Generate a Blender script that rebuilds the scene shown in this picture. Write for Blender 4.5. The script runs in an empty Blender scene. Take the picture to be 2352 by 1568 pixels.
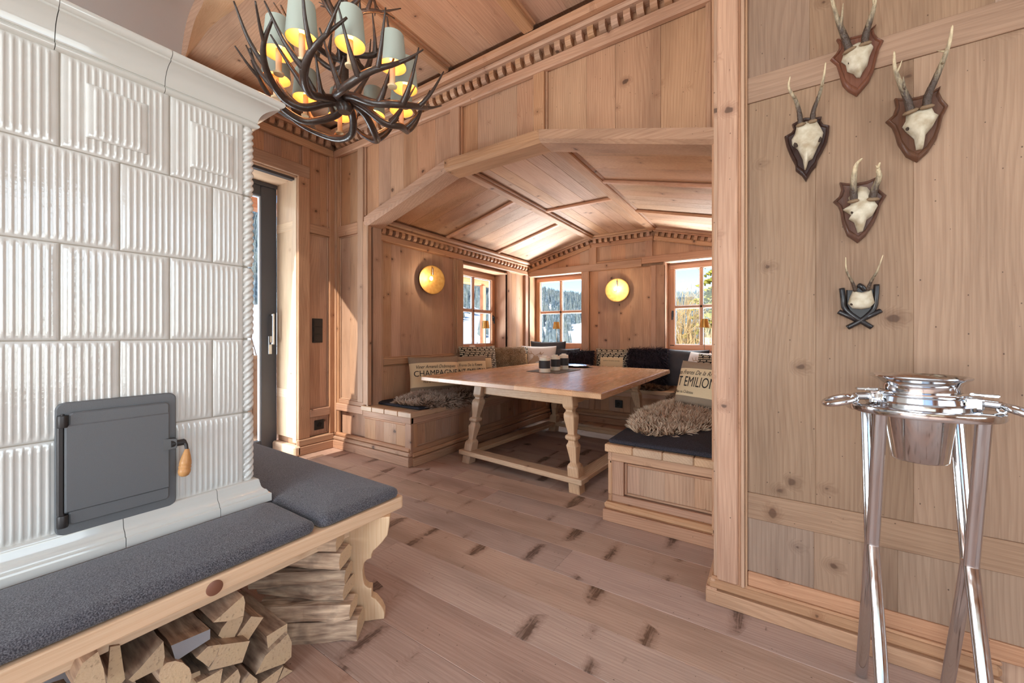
import bpy, bmesh, math, random
from mathutils import Vector, Matrix, noise
random.seed(7)
scene = bpy.context.scene
C = scene.collection
PI = math.pi
# ---------------------------------------------------------------- camera
FPX, CXP, VHOR, YAW, HCAM = 908.0, 1176.0, 769.0, math.radians(33.49), 1.2
cam_d = bpy.data.cameras.new('camera')
cam_d.sensor_width = 36.0
cam_d.lens = FPX / 2352 * 36
cam_d.shift_y = -(784 - VHOR) / 2352
cam_d.clip_start = 0.02
cam_d.clip_end = 2000
cam = bpy.data.objects.new('camera', cam_d)
cam.location = (0, 0, HCAM)
cam.rotation_euler = (PI / 2, 0, YAW)
C.objects.link(cam)
scene.camera = cam
# ---------------------------------------------------------------- exposure
vs = scene.view_settings
vs.view_transform = 'Standard'
vs.look = 'None'
vs.gamma = 1.0
vs.use_curve_mapping = False
vs.exposure = -0.1
cy = scene.cycles
cy.max_bounces = 8
cy.diffuse_bounces = 6
cy.glossy_bounces = 3
cy.transmission_bounces = 4
cy.transparent_max_bounces = 12
cy.caustics_reflective = False
cy.caustics_refractive = False
cy.sample_clamp_indirect = 4.0
cy.use_adaptive_sampling = True
cy.adaptive_threshold = 0.06
cy.adaptive_min_samples = 16
# ---------------------------------------------------------------- sky, sun, daylight
world = bpy.data.worlds.new('world')
scene.world = world
world.use_nodes = True
wn = world.node_tree.nodes
wl = world.node_tree.links
wn.clear()
sky = wn.new('ShaderNodeTexSky')
sky.sky_type = 'NISHITA'
sky.sun_disc = False
sky.sun_elevation = math.radians(38)
sky.sun_rotation = math.radians(200)
sky.altitude = 1200
sky.air_density = 1.0
sky.dust_density = 0.6
sky.ozone_density = 2.0
bg = wn.new('ShaderNodeBackground')
bg.inputs['Strength'].default_value = 0.30
wo = wn.new('ShaderNodeOutputWorld')
wl.new(sky.outputs[0], bg.inputs[0])
wl.new(bg.outputs[0], wo.inputs[0])
sun_d = bpy.data.lights.new('sun', 'SUN')
sun_d.energy = 6.5
sun_d.angle = math.radians(0.6)
sun_d.color = (1.0, 0.95, 0.86)
sun = bpy.data.objects.new('sun', sun_d)
sun.rotation_euler = Vector((-0.06, 0.68, -0.72)).to_track_quat('-Z', 'Y').to_euler()
sun.location = (0, 0, 12)
C.objects.link(sun)


def area(name, loc, aim, sx, sy, energy, col=(1, 1, 1)):
    d = bpy.data.lights.new(name, 'AREA')
    d.shape = 'RECTANGLE'
    d.size = sx
    d.size_y = sy
    d.energy = energy
    d.color = col
    o = bpy.data.objects.new(name, d)
    o.location = loc
    o.rotation_euler = Vector(aim).to_track_quat('-Z', 'Y').to_euler()
    C.objects.link(o)
    return o


# daylight in the large windows of the rear and side walls (behind the camera)
area('daylight_rear', (-1.75, -3.38, 1.75), (0, 1, 0), 3.6, 2.3, 150, (0.84, 0.95, 1.0))
area('daylight_side', (3.38, -0.6, 1.75), (-1, 0, -0.05), 3.4, 2.3, 105, (0.84, 0.95, 1.0))
# added area lamps, out of view, standing in for sky and snow light at openings
SKYC = (0.86, 0.95, 1.0)
area('fill_sky_window_left', (-4.75, 4.47, 3.15), (1, 0, -.75), 1.6, 1.1, 360, SKYC)
area('fill_sky_window_back_left', (-2.85, 6.95, 3.15), (0, -1, -.75), 1.6, 1.1, 360, SKYC)
area('fill_sky_window_back_right', (-0.8, 6.95, 3.15), (0, -1, -.75), 1.6, 1.1, 360, SKYC)
area('fill_sky_door', (-5.6, 1.0, 3.6), (1, 0.12, -.8), 2.6, 1.4, 300, SKYC)
area('fill_snow_rear', (-1.75, -3.45, .75), (0, 1, .75), 3.4, .9, 165, SKYC)
area('fill_snow_door', (-5.0, .65, .35), (1, 0.1, .7), 1.7, .8, 130, SKYC)
area('fill_snow_window_left', (-4.7, 4.47, .1), (1, 0, .6), 1.6, .9, 520, SKYC)
area('fill_snow_window_back_left', (-2.85, 6.9, .1), (0, -1, .85), 1.6, .9, 760, SKYC)
area('fill_snow_window_back_right', (-0.8, 6.9, .1), (0, -1, .85), 1.6, .9, 760, SKYC)

# ---------------------------------------------------------------- helpers


def at(u, v, X=None, Y=None, Z=None):
    """point of a known plane seen at photo position (u, v)"""
    a = (u - CXP) / FPX
    b = (VHOR - v) / FPX
    s, c = math.sin(YAW), math.cos(YAW)
    r = Vector((a * c - s, a * s + c, b))
    d = X / r.x if X is not None else (Y / r.y if Y is not None else (Z - HCAM) / r.z)
    return Vector((0, 0, HCAM)) + r * d


class G:
    """collects geometry for one mesh"""

    def __init__(self):
        self.v = []
        self.f = []
        self.m = []
        self.mi = 0

    def add(self, vs, fs, M=None):
        o = len(self.v)
        for p in vs:
            p = Vector(p)
            self.v.append(M @ p if M is not None else p)
        for f in fs:
            self.f.append([i + o for i in f])
            self.m.append(self.mi)
        return self

    def cbox(self, x0, x1, y0, y1, z0, z1, c=0.002, M=None):
        if x0 > x1: x0, x1 = x1, x0
        if y0 > y1: y0, y1 = y1, y0
        if z0 > z1: z0, z1 = z1, z0
        c = min(c, (x1 - x0) * .3, (y1 - y0) * .3, (z1 - z0) * .3)
        if c <= 0:
            vs = [(x, y, z) for x in (x0, x1) for y in (y0, y1) for z in (z0, z1)]
            fs = [(0, 1, 3, 2), (4, 6, 7, 5), (0, 4, 5, 1), (2, 3, 7, 6), (0, 2, 6, 4), (1, 5, 7, 3)]
            return self.add(vs, fs, M)
        b = ((x0, x1), (y0, y1), (z0, z1))
        vs = []
        idx = {}
        for i in (0, 1):
            for j in (0, 1):
                for k in (0, 1):
                    for ax in range(3):
                        s = (i, j, k)
                        p = [b[q][s[q]] for q in range(3)]
                        for q in range(3):
                            if q != ax:
                                p[q] += c if s[q] == 0 else -c
                        idx[(i, j, k, ax)] = len(vs)
                        vs.append(p)
        fs = []
        for ax in range(3):
            o1, o2 = [q for q in range(3) if q != ax]
            for s in (0, 1):
                ring = []
                for (p, q) in ((0, 0), (1, 0), (1, 1), (0, 1)):
                    t = [0, 0, 0]
                    t[ax] = s; t[o1] = p; t[o2] = q
                    ring.append(idx[(*t, ax)])
                if (s == 1) == (ax == 1):
                    ring.reverse()
                fs.append(ring)
        for ax in range(3):  # edges running along ax
            o1, o2 = [q for q in range(3) if q != ax]
            for p in (0, 1):
                for q in (0, 1):
                    t0 = [0, 0, 0]; t0[o1] = p; t0[o2] = q
                    t1 = list(t0); t1[ax] = 1
                    ring = [idx[(*t0, o1)], idx[(*t1, o1)], idx[(*t1, o2)], idx[(*t0, o2)]]
                    fs.append(ring)
        for i in (0, 1):
            for j in (0, 1):
                for k in (0, 1):
                    fs.append([idx[(i, j, k, 0)], idx[(i, j, k, 1)], idx[(i, j, k, 2)]])
        return self.add(vs, fs, M)

    def tube(self, pts, rad, n=8, caps=True, M=None, up=None, sx=1.0, sy=1.0, twist=0.0):
        pts = [Vector(p) for p in pts]
        k = len(pts)
        if not hasattr(rad, '__len__'):
            rad = [rad] * k
        vs = []
        t0 = (pts[1] - pts[0]).normalized()
        ref = Vector(up) if up else (Vector((0, 0, 1)) if abs(t0.z) < .9 else Vector((1, 0, 0)))
        nrm = (ref - t0 * ref.dot(t0)).normalized()
        for i in range(k):
            t = (pts[min(i + 1, k - 1)] - pts[max(i - 1, 0)]).normalized()
            nrm = (nrm - t * nrm.dot(t)).normalized()
            bi = t.cross(nrm)
            for j in range(n):
                a = 2 * PI * j / n + twist * i
                vs.append(pts[i] + (nrm * math.cos(a) * sx + bi * math.sin(a) * sy) * rad[i])
        fs = []
        for i in range(k - 1):
            for j in range(n):
                j2 = (j + 1) % n
                fs.append((i * n + j, i * n + j2, (i + 1) * n + j2, (i + 1) * n + j))
        if caps:
            fs.append(list(range(n))[::-1])
            fs.append([(k - 1) * n + j for j in range(n)])
        return self.add(vs, fs, M)

    def lathe(self, prof, n=24, M=None, close=False, a0=0.0):
        """prof: list of (r, z)"""
        vs = []
        k = len(prof)
        for r, z in prof:
            for j in range(n):
                a = a0 + 2 * PI * j / n
                vs.append((r * math.cos(a), r * math.sin(a), z))
        fs = []
        for i in range(k - 1):
            for j in range(n):
                j2 = (j + 1) % n
                fs.append((i * n + j, i * n + j2, (i + 1) * n + j2, (i + 1) * n + j))
        if close:
            for j in range(n):
                j2 = (j + 1) % n
                fs.append(((k - 1) * n + j, (k - 1) * n + j2, j2, j))
        else:
            if prof[0][0] > 1e-6: fs.append(list(range(n))[::-1])
            if prof[-1][0] > 1e-6: fs.append([(k - 1) * n + j for j in range(n)])
        return self.add(vs, fs, M)

    def prism(self, poly, h0, h1, M=None):
        """poly in local xy, extruded from z=h0 to z=h1"""
        n = len(poly)
        vs = [(p[0], p[1], h0) for p in poly] + [(p[0], p[1], h1) for p in poly]
        fs = [list(range(n))[::-1], list(range(n, 2 * n))]
        for i in range(n):
            j = (i + 1) % n
            fs.append((i, j, n + j, n + i))
        return self.add(vs, fs, M)

    def loft(self, rings, M=None, caps=True):
        n = len(rings[0])
        vs = [p for r in rings for p in r]
        fs = []
        for i in range(len(rings) - 1):
            for j in range(n):
                j2 = (j + 1) % n
                fs.append((i * n + j, i * n + j2, (i + 1) * n + j2, (i + 1) * n + j))
        if caps:
            fs.append(list(range(n))[::-1])
            fs.append([(len(rings) - 1) * n + j for j in range(n)])
        return self.add(vs, fs, M)

    def grid(self, fn, nu, nv, M=None):
        vs = [fn(i / nu, j / nv) for j in range(nv + 1) for i in range(nu + 1)]
        fs = [(j * (nu + 1) + i, j * (nu + 1) + i + 1, (j + 1) * (nu + 1) + i + 1, (j + 1) * (nu + 1) + i)
              for j in range(nv) for i in range(nu)]
        return self.add(vs, fs, M)

    def mesh(self, name, smooth=False, fix=True):
        me = bpy.data.meshes.new(name)
        me.from_pydata([tuple(p) for p in self.v], [], self.f)
        if any(self.m):
            me.polygons.foreach_set('material_index', self.m)
        if fix:
            bm = bmesh.new()
            bm.from_mesh(me)
            bmesh.ops.recalc_face_normals(bm, faces=bm.faces)
            bm.to_mesh(me)
            bm.free()
        if smooth:
            me.polygons.foreach_set('use_smooth', [True] * len(me.polygons))
            if smooth != 'all':
                me.set_sharp_from_angle(angle=math.radians(40))
        me.update()
        return me


def link(name, me, mat, parent=None, **props):
    o = bpy.data.objects.new(name, me)
    C.objects.link(o)
    if mat is not None:
        mats = mat if isinstance(mat, (list, tuple)) else [mat]
        if len(me.materials) == 0:
            for m in mats:
                me.materials.append(m)
    if parent is not None:
        o.parent = parent
        o.matrix_parent_inverse = Matrix.Translation(-Vector(parent.location)) if parent.parent is None else Matrix.Identity(4)
    for k, v in props.items():
        o[k] = v
    return o


def obj(name, g, mat, parent=None, smooth=False, fix=True, **props):
    """mesh object built in world coordinates"""
    return link(name, g.mesh(name, smooth, fix), mat, parent, **props)


def thing(name, label, category, loc=(0, 0, 0), group=None):
    o = bpy.data.objects.new(name, None)
    o.empty_display_size = 0.05
    o.location = loc
    o['label'] = label
    o['category'] = category
    if group:
        o['group'] = group
    C.objects.link(o)
    return o


def tag(o, label, category, group=None):
    o['label'] = label
    o['category'] = category
    if group:
        o['group'] = group
    return o


def struct(name, g, mat, label, category, smooth=False):
    return obj(name, g, mat, None, smooth, kind='structure', label=label, category=category)


# ---------------------------------------------------------------- materials
def srgb(r, g, b):
    f = lambda c: (c / 255 / 12.92) if c / 255 <= 0.04045 else ((c / 255 + 0.055) / 1.055) ** 2.4
    return (f(r), f(g), f(b), 1.0)


class NT:
    def __init__(self, name):
        self.mat = bpy.data.materials.new(name)
        self.mat.use_nodes = True
        self.t = self.mat.node_tree
        self.t.nodes.clear()
        self.out = self.t.nodes.new('ShaderNodeOutputMaterial')
        self.b = self.t.nodes.new('ShaderNodeBsdfPrincipled')
        self.t.links.new(self.b.outputs[0], self.out.inputs[0])

    def n(self, typ, ins=None, **kw):
        nd = self.t.nodes.new(typ)
        for k, v in kw.items():
            setattr(nd, k, v)
        for k, v in (ins or {}).items():
            self.set(nd, k, v)
        return nd

    def set(self, nd, k, v):
        s = nd.inputs[k]
        if isinstance(v, bpy.types.NodeSocket):
            self.t.links.new(v, s)
        elif isinstance(v, bpy.types.Node):
            self.t.links.new(v.outputs[0], s)
        else:
            s.default_value = v

    def math(self, op, a, b=None, c=None, clamp=False):
        nd = self.n('ShaderNodeMath', operation=op, use_clamp=clamp)
        for i, x in enumerate((a, b, c)):
            if x is not None:
                self.set(nd, i, x)
        return nd.outputs[0]

    def vmath(self, op, a, b=None, c=None):
        nd = self.n('ShaderNodeVectorMath', operation=op)
        for i, x in enumerate((a, b, c)):
            if x is not None:
                self.set(nd, i, x)
        return nd

    def mix(self, fac, a, b, mode='MIX'):
        nd = self.n('ShaderNodeMix', data_type='RGBA', blend_type=mode)
        self.set(nd, 'Factor', fac)
        self.set(nd, 6, a)
        self.set(nd, 7, b)
        return nd.outputs[2]

    def rng(self, x, a, b, c=0.0, d=1.0, smooth=False):
        nd = self.n('ShaderNodeMapRange', interpolation_type='SMOOTHSTEP' if smooth else 'LINEAR')
        self.set(nd, 0, x)
        for i, y in enumerate((a, b, c, d)):
            nd.inputs[i + 1].default_value = y
        return nd.outputs[0]

    def p(self, **kw):
        names = {'col': 'Base Color', 'rough': 'Roughness', 'metal': 'Metallic', 'spec': 'Specular IOR Level', 'coat': 'Coat Weight',
                 'coatr': 'Coat Roughness', 'normal': 'Normal', 'sheen': 'Sheen Weight', 'emc': 'Emission Color', 'ems': 'Emission Strength',
                 'trans': 'Transmission Weight', 'alpha': 'Alpha', 'ior': 'IOR', 'sss': 'Subsurface Weight'}
        for k, v in kw.items():
            self.set(self.b, names[k], v)
        return self.mat


def plain(name, col, rough=.5, metal=0.0, **kw):
    t = NT(name)
    return t.p(col=col, rough=rough, metal=metal, **kw)


def wood(name, axis='x', base=(200, 160, 122), dark=(168, 122, 86), knot=1.0, rough=.55, ringk=1.0, spike=False, kcell=(1.5, 4.6), tint=.13, bump=.06, grey=0.0, specks=1.0, hue=(.496, .504)):
    """pine: long grain along axis, growth rings, knots, worm holes; each piece its own tone"""
    t = NT(name)
    tc = t.n('ShaderNodeTexCoord')
    oi = t.n('ShaderNodeObjectInfo')
    rnd = oi.outputs['Random']
    off = t.n('ShaderNodeCombineXYZ')
    for i, k in enumerate((17.3, 9.1, 23.7)):
        t.set(off, i, t.math('MULTIPLY', rnd, k))
    sep = t.n('ShaderNodeSeparateXYZ', {0: tc.outputs['Object']})
    x, y, z = sep.outputs
    order = {'x': (x, y, z), 'y': (y, x, z), 'z': (z, x, y)}[axis]
    pc = t.n('ShaderNodeCombineXYZ')
    for i in range(3):
        t.set(pc, i, order[i])
    P = t.vmath('ADD', pc, off).outputs[0]
    # knots, laid out on (grain, across)
    ps = t.n('ShaderNodeSeparateXYZ', {0: P})
    ac = t.math('ADD', ps.outputs[1], ps.outputs[2])
    q = t.n('ShaderNodeCombineXYZ')
    t.set(q, 0, t.math('MULTIPLY', ps.outputs[0], kcell[0]))
    t.set(q, 1, t.math('MULTIPLY', ac, kcell[1]))
    vo = t.n('ShaderNodeTexVoronoi', {'Vector': q.outputs[0], 'Scale': 1.0, 'Randomness': 1.0}, voronoi_dimensions='2D')
    dl = t.vmath('SUBTRACT', q.outputs[0], vo.outputs['Position'])
    nwob = t.n('ShaderNodeTexNoise', {'Vector': P, 'Scale': 55.0, 'Detail': 0.0})
    sc = t.vmath('MULTIPLY', dl, (1 / kcell[0], (0.2 if spike else 0.8) / kcell[1], 0))
    dist = t.vmath('LENGTH', sc).outputs['Value']
    dist = t.math('ADD', dist, t.math('MULTIPLY', t.math('SUBTRACT', nwob.outputs[0], .5), 0.022 if spike else 0.011))
    cs = t.n('ShaderNodeSeparateColor', {0: vo.outputs['Color']})
    rad = t.math('MULTIPLY', t.math('POWER', t.rng(cs.outputs[0], 0.25, 1.0, 0.0, 1.0), 1.9), 0.0185 * knot)
    kn = t.math('SUBTRACT', rad, dist)
    kmask = t.rng(kn, -0.005 if spike else -0.001, 0.010 if spike else 0.006, 0, 1, True)
    if spike:
        strk = t.n('ShaderNodeTexNoise', {'Vector': t.vmath('MULTIPLY', P, (160, 14, 14)).outputs[0], 'Scale': 1.0, 'Detail': 1.0})
        kmask = t.math('MULTIPLY', kmask, t.rng(strk.outputs[0], .3, .55, .35, 1.0))
    khalo = t.math('MULTIPLY', t.rng(kn, -0.03, 0.005, 0, 1, True), t.rng(rad, 0.0, 0.006, 0, 1))
    # rings bend round the knots
    wv = t.vmath('MULTIPLY', P, (0.22, 1.0, 1.0)).outputs[0]
    wig = t.n('ShaderNodeTexNoise', {'Vector': t.vmath('MULTIPLY', P, (0.9, 3.2, 3.2)).outputs[0], 'Scale': 1.0, 'Detail': 1.0})
    bend = t.math('MULTIPLY', t.math('ADD', t.math('MULTIPLY', khalo, 0.35), t.math('MULTIPLY', wig.outputs[0], 1.1)), 0.16 * ringk)
    ax2 = t.n('ShaderNodeSeparateXYZ', {0: wv})
    ph = t.math('ADD', t.math('ADD', ax2.outputs[1], t.math('MULTIPLY', ax2.outputs[2], .83)), bend)
    ring = t.math('FRACT', t.math('MULTIPLY', ph, 52.0))
    ringv = t.rng(ring, 0.35, 0.95, 0, 1, True)
    ringv = t.math('MULTIPLY', ringv, t.rng(ring, 1.0, 0.93, 0, 1))
    broad = t.n('ShaderNodeTexNoise', {'Vector': t.vmath('MULTIPLY', P, (1.3, 6.0, 6.0)).outputs[0], 'Scale': 1.0, 'Detail': 2.0})
    ringa = t.math('MULTIPLY', ringv, t.rng(broad.outputs[0], .3, .7, .12, .85))
    fine = t.n('ShaderNodeTexNoise', {'Vector': t.vmath('MULTIPLY', P, (6, 190, 190)).outputs[0], 'Scale': 1.0, 'Detail': 1.0})
    c0 = srgb(*base)
    c1 = srgb(*dark)
    col = t.mix(t.math('MULTIPLY', ringa, 0.75), c0, c1)
    col = t.mix(t.rng(fine.outputs[0], .35, .75, 0, .5), col, c1)
    lite = tuple(min(1.0, c * 1.22) for c in c0[:3]) + (1,)
    col = t.mix(t.rng(broad.outputs[0], .45, .8, 0, .6), col, lite)
    dk = srgb(int(dark[0] * .8), int(dark[1] * .78), int(dark[2] * .76))
    col = t.mix(t.rng(broad.outputs[0], .48, .22, 0, .5), col, dk)
    kd = srgb(84, 58, 42)
    col = t.mix(t.math('MULTIPLY', khalo, .45), col, srgb(int(dark[0] * .86), int(dark[1] * .8), int(dark[2] * .76)))
    col = t.mix(t.math('MULTIPLY', kmask, .86), col, kd)
    # worm holes and nail specks
    if specks > 0:
        v2 = t.n('ShaderNodeTexVoronoi', {'Vector': t.vmath('MULTIPLY', q.outputs[0], (6, 5.5, 1)).outputs[0], 'Scale': 1.0}, voronoi_dimensions='2D')
        d2 = t.vmath('LENGTH', t.vmath('MULTIPLY', t.vmath('SUBTRACT', t.vmath('MULTIPLY', q.outputs[0], (6, 5.5, 1)), v2.outputs['Position']),
                                       (1 / (6 * kcell[0]), 1.4 / (5.5 * kcell[1]), 0))).outputs['Value']
        c2 = t.n('ShaderNodeSeparateColor', {0: v2.outputs['Color']})
        r2 = t.rng(c2.outputs[1], .72, 1.0, 0.0, 0.0036 * specks)
        col = t.mix(t.math('MULTIPLY', t.rng(t.math('SUBTRACT', r2, d2), 0, .001, 0, 1), .8), col, srgb(70, 50, 38))
    # tone of each piece
    hs = t.n('ShaderNodeHueSaturation', {'Color': col})
    t.set(hs, 'Value', t.rng(rnd, 0, 1, 1 - tint, 1 + tint * .8))
    r2n = t.math('FRACT', t.math('MULTIPLY', rnd, 7.77))
    t.set(hs, 'Hue', t.rng(r2n, 0, 1, *hue))
    t.set(hs, 'Saturation', t.rng(t.math('FRACT', t.math('MULTIPLY', rnd, 13.1)), 0, 1, .9 - grey, 1.1 - grey))
    bmp = t.n('ShaderNodeBump', {'Strength': bump * 4, 'Distance': 0.002, 'Height': fine.outputs[0]})
    t.p(col=hs.outputs[0], rough=t.rng(fine.outputs[0], .2, .8, rough - .06, rough + .1), normal=bmp.outputs[0], spec=.35)
    return t.mat


M = {}
for ax in 'xyz':
    M['pine_' + ax] = wood('pine_' + ax, ax, (184, 143, 113), (146, 103, 78), kcell=(2.4, 5.2), tint=.1)
    M['floor_' + ax] = wood('floor_' + ax, ax, (182, 152, 134), (150, 118, 101), knot=2.0, spike=True, kcell=(3.0, 4.2), rough=.5, tint=.10, grey=.06)
    M['table_' + ax] = wood('table_' + ax, ax, (192, 158, 126), (160, 122, 94), knot=.8, rough=.42, tint=.1)
    M['top_' + ax] = wood('top_' + ax, ax, (208, 166, 132), (176, 126, 94), knot=.7, rough=.24, tint=.12)
    M['new_' + ax] = wood('new_' + ax, ax, (224, 194, 162), (204, 166, 130), knot=.5, rough=.5, tint=.05, specks=0)
    M['frame_' + ax] = wood('frame_' + ax, ax, (190, 146, 118), (166, 116, 88), knot=.0, rough=.4, tint=.06, specks=0)


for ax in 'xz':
    M['old_' + ax] = wood('old_' + ax, ax, (150, 121, 99), (119, 90, 71), kcell=(2.0, 4.6))  # greyer pine, darkened to paint in the trophy wall's dimmer light


def wm(kind, ax):
    return M[kind + '_' + ax]
# ================================================================ the room
# X to the right, Y into the dining alcove, Z up; camera stands at the origin
YW, XL, YR = 2.52, -3.96, 2.00          # arch wall, left wall, projecting wall with the trophies
XA, XB, YB = -3.45, -0.21, 5.68         # alcove: left wall, right wall, back wall
ZC = 3.36                               # main ceiling
BR1, BR2, ZA, ZS = -2.30, -1.39, 2.68, 2.38   # alcove ceiling: break lines, top and springing heights


class Wall:
    """local frame on a wall: s along, t up, n out into the room"""

    def __init__(self, kind, pos):
        self.kind, self.pos = kind, pos

    def ext(self, s0, s1, t0, t1, n0, n1):
        k, p = self.kind, self.pos
        if k == '-y': return (s0, s1, p - n1, p - n0, t0, t1)
        if k == '+x': return (p + n0, p + n1, s0, s1, t0, t1)
        if k == '-x': return (p - n1, p - n0, s0, s1, t0, t1)
        if k == '+y': return (s0, s1, p + n0, p + n1, t0, t1)

    def ax(self, d):
        return 'z' if d == 't' else ('x' if 'y' in self.kind else 'y')

    def box(self, par, name, s0, s1, t0, t1, n0, n1, d='s', kind='pine', c=.004):
        g = G().cbox(*self.ext(s0, s1, t0, t1, n0, n1), c)
        return obj(name, g, wm(kind, self.ax(d)), par)

    def pt(self, s, t, n):
        e = self.ext(s, s, t, t, n, n)
        return Vector((e[0], e[2], e[4]))


def widths(a, b, w, var=.3):
    n = max(1, round((b - a) / w))
    ws = [1 + random.uniform(-var, var) for _ in range(n)]
    k = (b - a) / sum(ws)
    out = []
    x = a
    for q in ws:
        out.append((x, x + q * k))
        x += q * k
    return out


def boards(W, par, s0, s1, t0, t1, w=.17, n0=-.02, n1=.0, d='t', kind='pine', mould=.012, slope=None):
    """a field of boards inside a frame, with a small moulding round it"""
    if d == 't':
        for a, b in widths(s0, s1, w):
            W.box(par, 'board', a, b, t0, t1, n0, n1 - random.uniform(0, .0012), 't', kind, .0013)
    else:
        for a, b in widths(t0, t1, w):
            W.box(par, 'board', s0, s1, a, b, n0, n1 - random.uniform(0, .0012), 's', kind, .0013)
    if mould:
        m = mould
        W.box(par, 'moulding', s0, s0 + m, t0, t1, n1, n1 + m, 't', kind, m * .6)
        W.box(par, 'moulding', s1 - m, s1, t0, t1, n1, n1 + m, 't', kind, m * .6)
        W.box(par, 'moulding', s0 + m, s1 - m, t0, t0 + m, n1, n1 + m, 's', kind, m * .6)
        W.box(par, 'moulding', s0 + m, s1 - m, t1 - m, t1, n1, n1 + m, 's', kind, m * .6)


# ---- floor: pine planks running across the room
fl = struct('floor', G().cbox(-4.8, 3.4, -3.4, 5.9, -.08, -.024, 0), M['floor_x'], 'wide pine plank floor with dark knots', 'floor')
y = 2.029 - .236 * 23
r = 0
while y < 5.75:
    x = -4.8 - random.uniform(0, 2.0)
    if abs(y - 1.793) < .01: x = -.935 - 4.2 * 1
    while x < 3.4:
        ln = random.uniform(3.0, 4.4)
        if abs(y - 1.793) < .01: ln = 4.2
        x1 = min(x + ln, 3.4)
        if x1 > -4.8:
            obj('plank', G().cbox(max(x, -4.8), x1, y, y + .2355, -.024, random.uniform(-.0006, .0), .0016), M['floor_x'], fl)
        x = x1
    y += .236
    r += 1

# ---- arch wall between the room and the alcove
WF = Wall('-y', YW)
AX0, AX1 = -3.35, -.285                    # clear opening
prof = [(AX0, 0), (AX0, 2.30), (BR1, 2.60), (BR2, 2.60), (AX1, 2.28), (AX1, 0)]
g = G()
# backing, thick as the wall, around the opening
for poly in ([(XL - .4, 0), (AX0, 0), (AX0, 2.30), (XL - .4, 2.30)], [(XL - .4, 2.30), (AX0, 2.30), (BR1, 2.60), (BR1, 3.5), (XL - .4, 3.5)],
             [(BR1, 2.60), (BR2, 2.60), (BR2, 3.5), (BR1, 3.5)], [(BR2, 2.60), (AX1, 2.28), (0.2, 2.28), (.2, 3.5), (BR2, 3.5)], [(AX1, 0), (.2, 0), (.2, 2.28), (AX1, 2.28)]):
    g.prism(poly, 0, .1, Matrix(((1, 0, 0, 0), (0, 0, 1, YW + .02), (0, 1, 0, 0), (0, 0, 0, 1))))
wf = struct('wall_front', g, M['pine_z'], 'panelled pine wall with a wide angled arch opening to the dining alcove', 'wall')


def dentil_mesh(name, w=.043, h=.060, dp=.062):
    # block with a rounded lower front, origin at the top back centre, n along +y, t along z, s along x
    pr = [(0, 0), (dp, 0), (dp, -h * .45), (dp * .92, -h * .68), (dp * .72, -h * .88), (dp * .4, -h), (0, -h)]
    g = G()
    g.prism([(p[0], p[1]) for p in pr], -w / 2, w / 2, Matrix(((0, 0, 1, 0), (1, 0, 0, 0), (0, 1, 0, 0), (0, 0, 0, 1))))
    me = g.mesh(name)
    me.materials.append(M['pine_x'])
    return me


DENT = dentil_mesh('dentil')


def dentils(par, p0, p1, nrm, up=(0, 0, 1), pitch=.08):
    p0, p1 = Vector(p0), Vector(p1)
    L = (p1 - p0).length
    e = (p1 - p0).normalized()
    nv = Vector(nrm).normalized()
    u = nv.cross(e)
    if u.z < 0:
        u = -u
    n = int(L / pitch)
    for i in range(n):
        c = p0 + e * ((i + .5) * L / n)
        o = bpy.data.objects.new('dentil', DENT)
        C.objects.link(o)
        o.matrix_world = Matrix((((*[e.x], nv.x, u.x, c.x)), (e.y, nv.y, u.y, c.y), (e.z, nv.z, u.z, c.z), (0, 0, 0, 1)))
        o.parent = par


def bar(par, name, p0, p1, nrm, w, d, kind='pine', ax='x', c=.004, off=0.0):
    """straight bar from p0 to p1; w is measured across (up) from the line, d along the normal"""
    p0, p1 = Vector(p0), Vector(p1)
    L = (p1 - p0).length
    e = (p1 - p0).normalized()
    nv = Vector(nrm).normalized()
    u = e.cross(nv)
    if u.z < -1e-6 or (abs(u.z) < 1e-6 and u.x < 0):
        u = -u
    Mx = Matrix(((e.x, nv.x, u.x, p0.x), (e.y, nv.y, u.y, p0.y), (e.z, nv.z, u.z, p0.z), (0, 0, 0, 1)))
    return obj(name, G().cbox(0, L, off, off + d, 0, w, c, Mx), wm(kind, ax), par)


# stiles and rails of the arch wall (n = .035 proud, boards at n = .0)
S = .036
WF.box(wf, 'stile', XL, -3.90, 0.16, 3.16, 0, S, 't')
WF.box(wf, 'stile', -3.90, -3.865, .16, 3.14, 0, S * .7, 't')
WF.box(wf, 'stile', -3.53, -3.44, .52, 3.16, 0, S, 't')
WF.box(wf, 'stile', -3.44, -3.35, .50, 2.34, 0, S, 't')
WF.box(wf, 'moulding', -3.37, -3.345, .48, 2.30, S, S + .012, 't')
WF.box(wf, 'rail', -3.865, -3.53, 2.24, 2.35, 0, S, 's')
WF.box(wf, 'rail', -3.90, -3.44, .40, .475, 0, S, 's')
WF.box(wf, 'rail', -3.90, -3.44, .475, .52, 0, S * .6, 's')
boards(WF, wf, -3.865, -3.53, 2.35, 3.14, .15)
boards(WF, wf, -3.865, -3.53, .52, 2.24, .15)
# the field above the arch, cut along the beam
def cut_boards(par, s0, s1, w, zlow, ztop, y0, y1):
    for a, b in widths(s0, s1, w):
        poly = [(a + .0008, zlow(a)), (b - .0008, zlow(b)), (b - .0008, ztop), (a + .0008, ztop)]
        for q in (BR1, BR2):
            if a < q < b:
                poly.insert(1, (q, zlow(q)))
        obj('board', G().prism(poly, y0 - random.uniform(0, .0012), y1, Matrix(((1, 0, 0, 0), (0, 0, 1, 0), (0, 1, 0, 0), (0, 0, 0, 1)))), M['pine_z'], par)


def zarch(x):
    if x < BR1: return 2.30 + (x - AX0) / (BR1 - AX0) * .30
    if x < BR2: return 2.60
    return 2.60 - (x - BR2) / (AX1 - BR2) * .32


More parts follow.
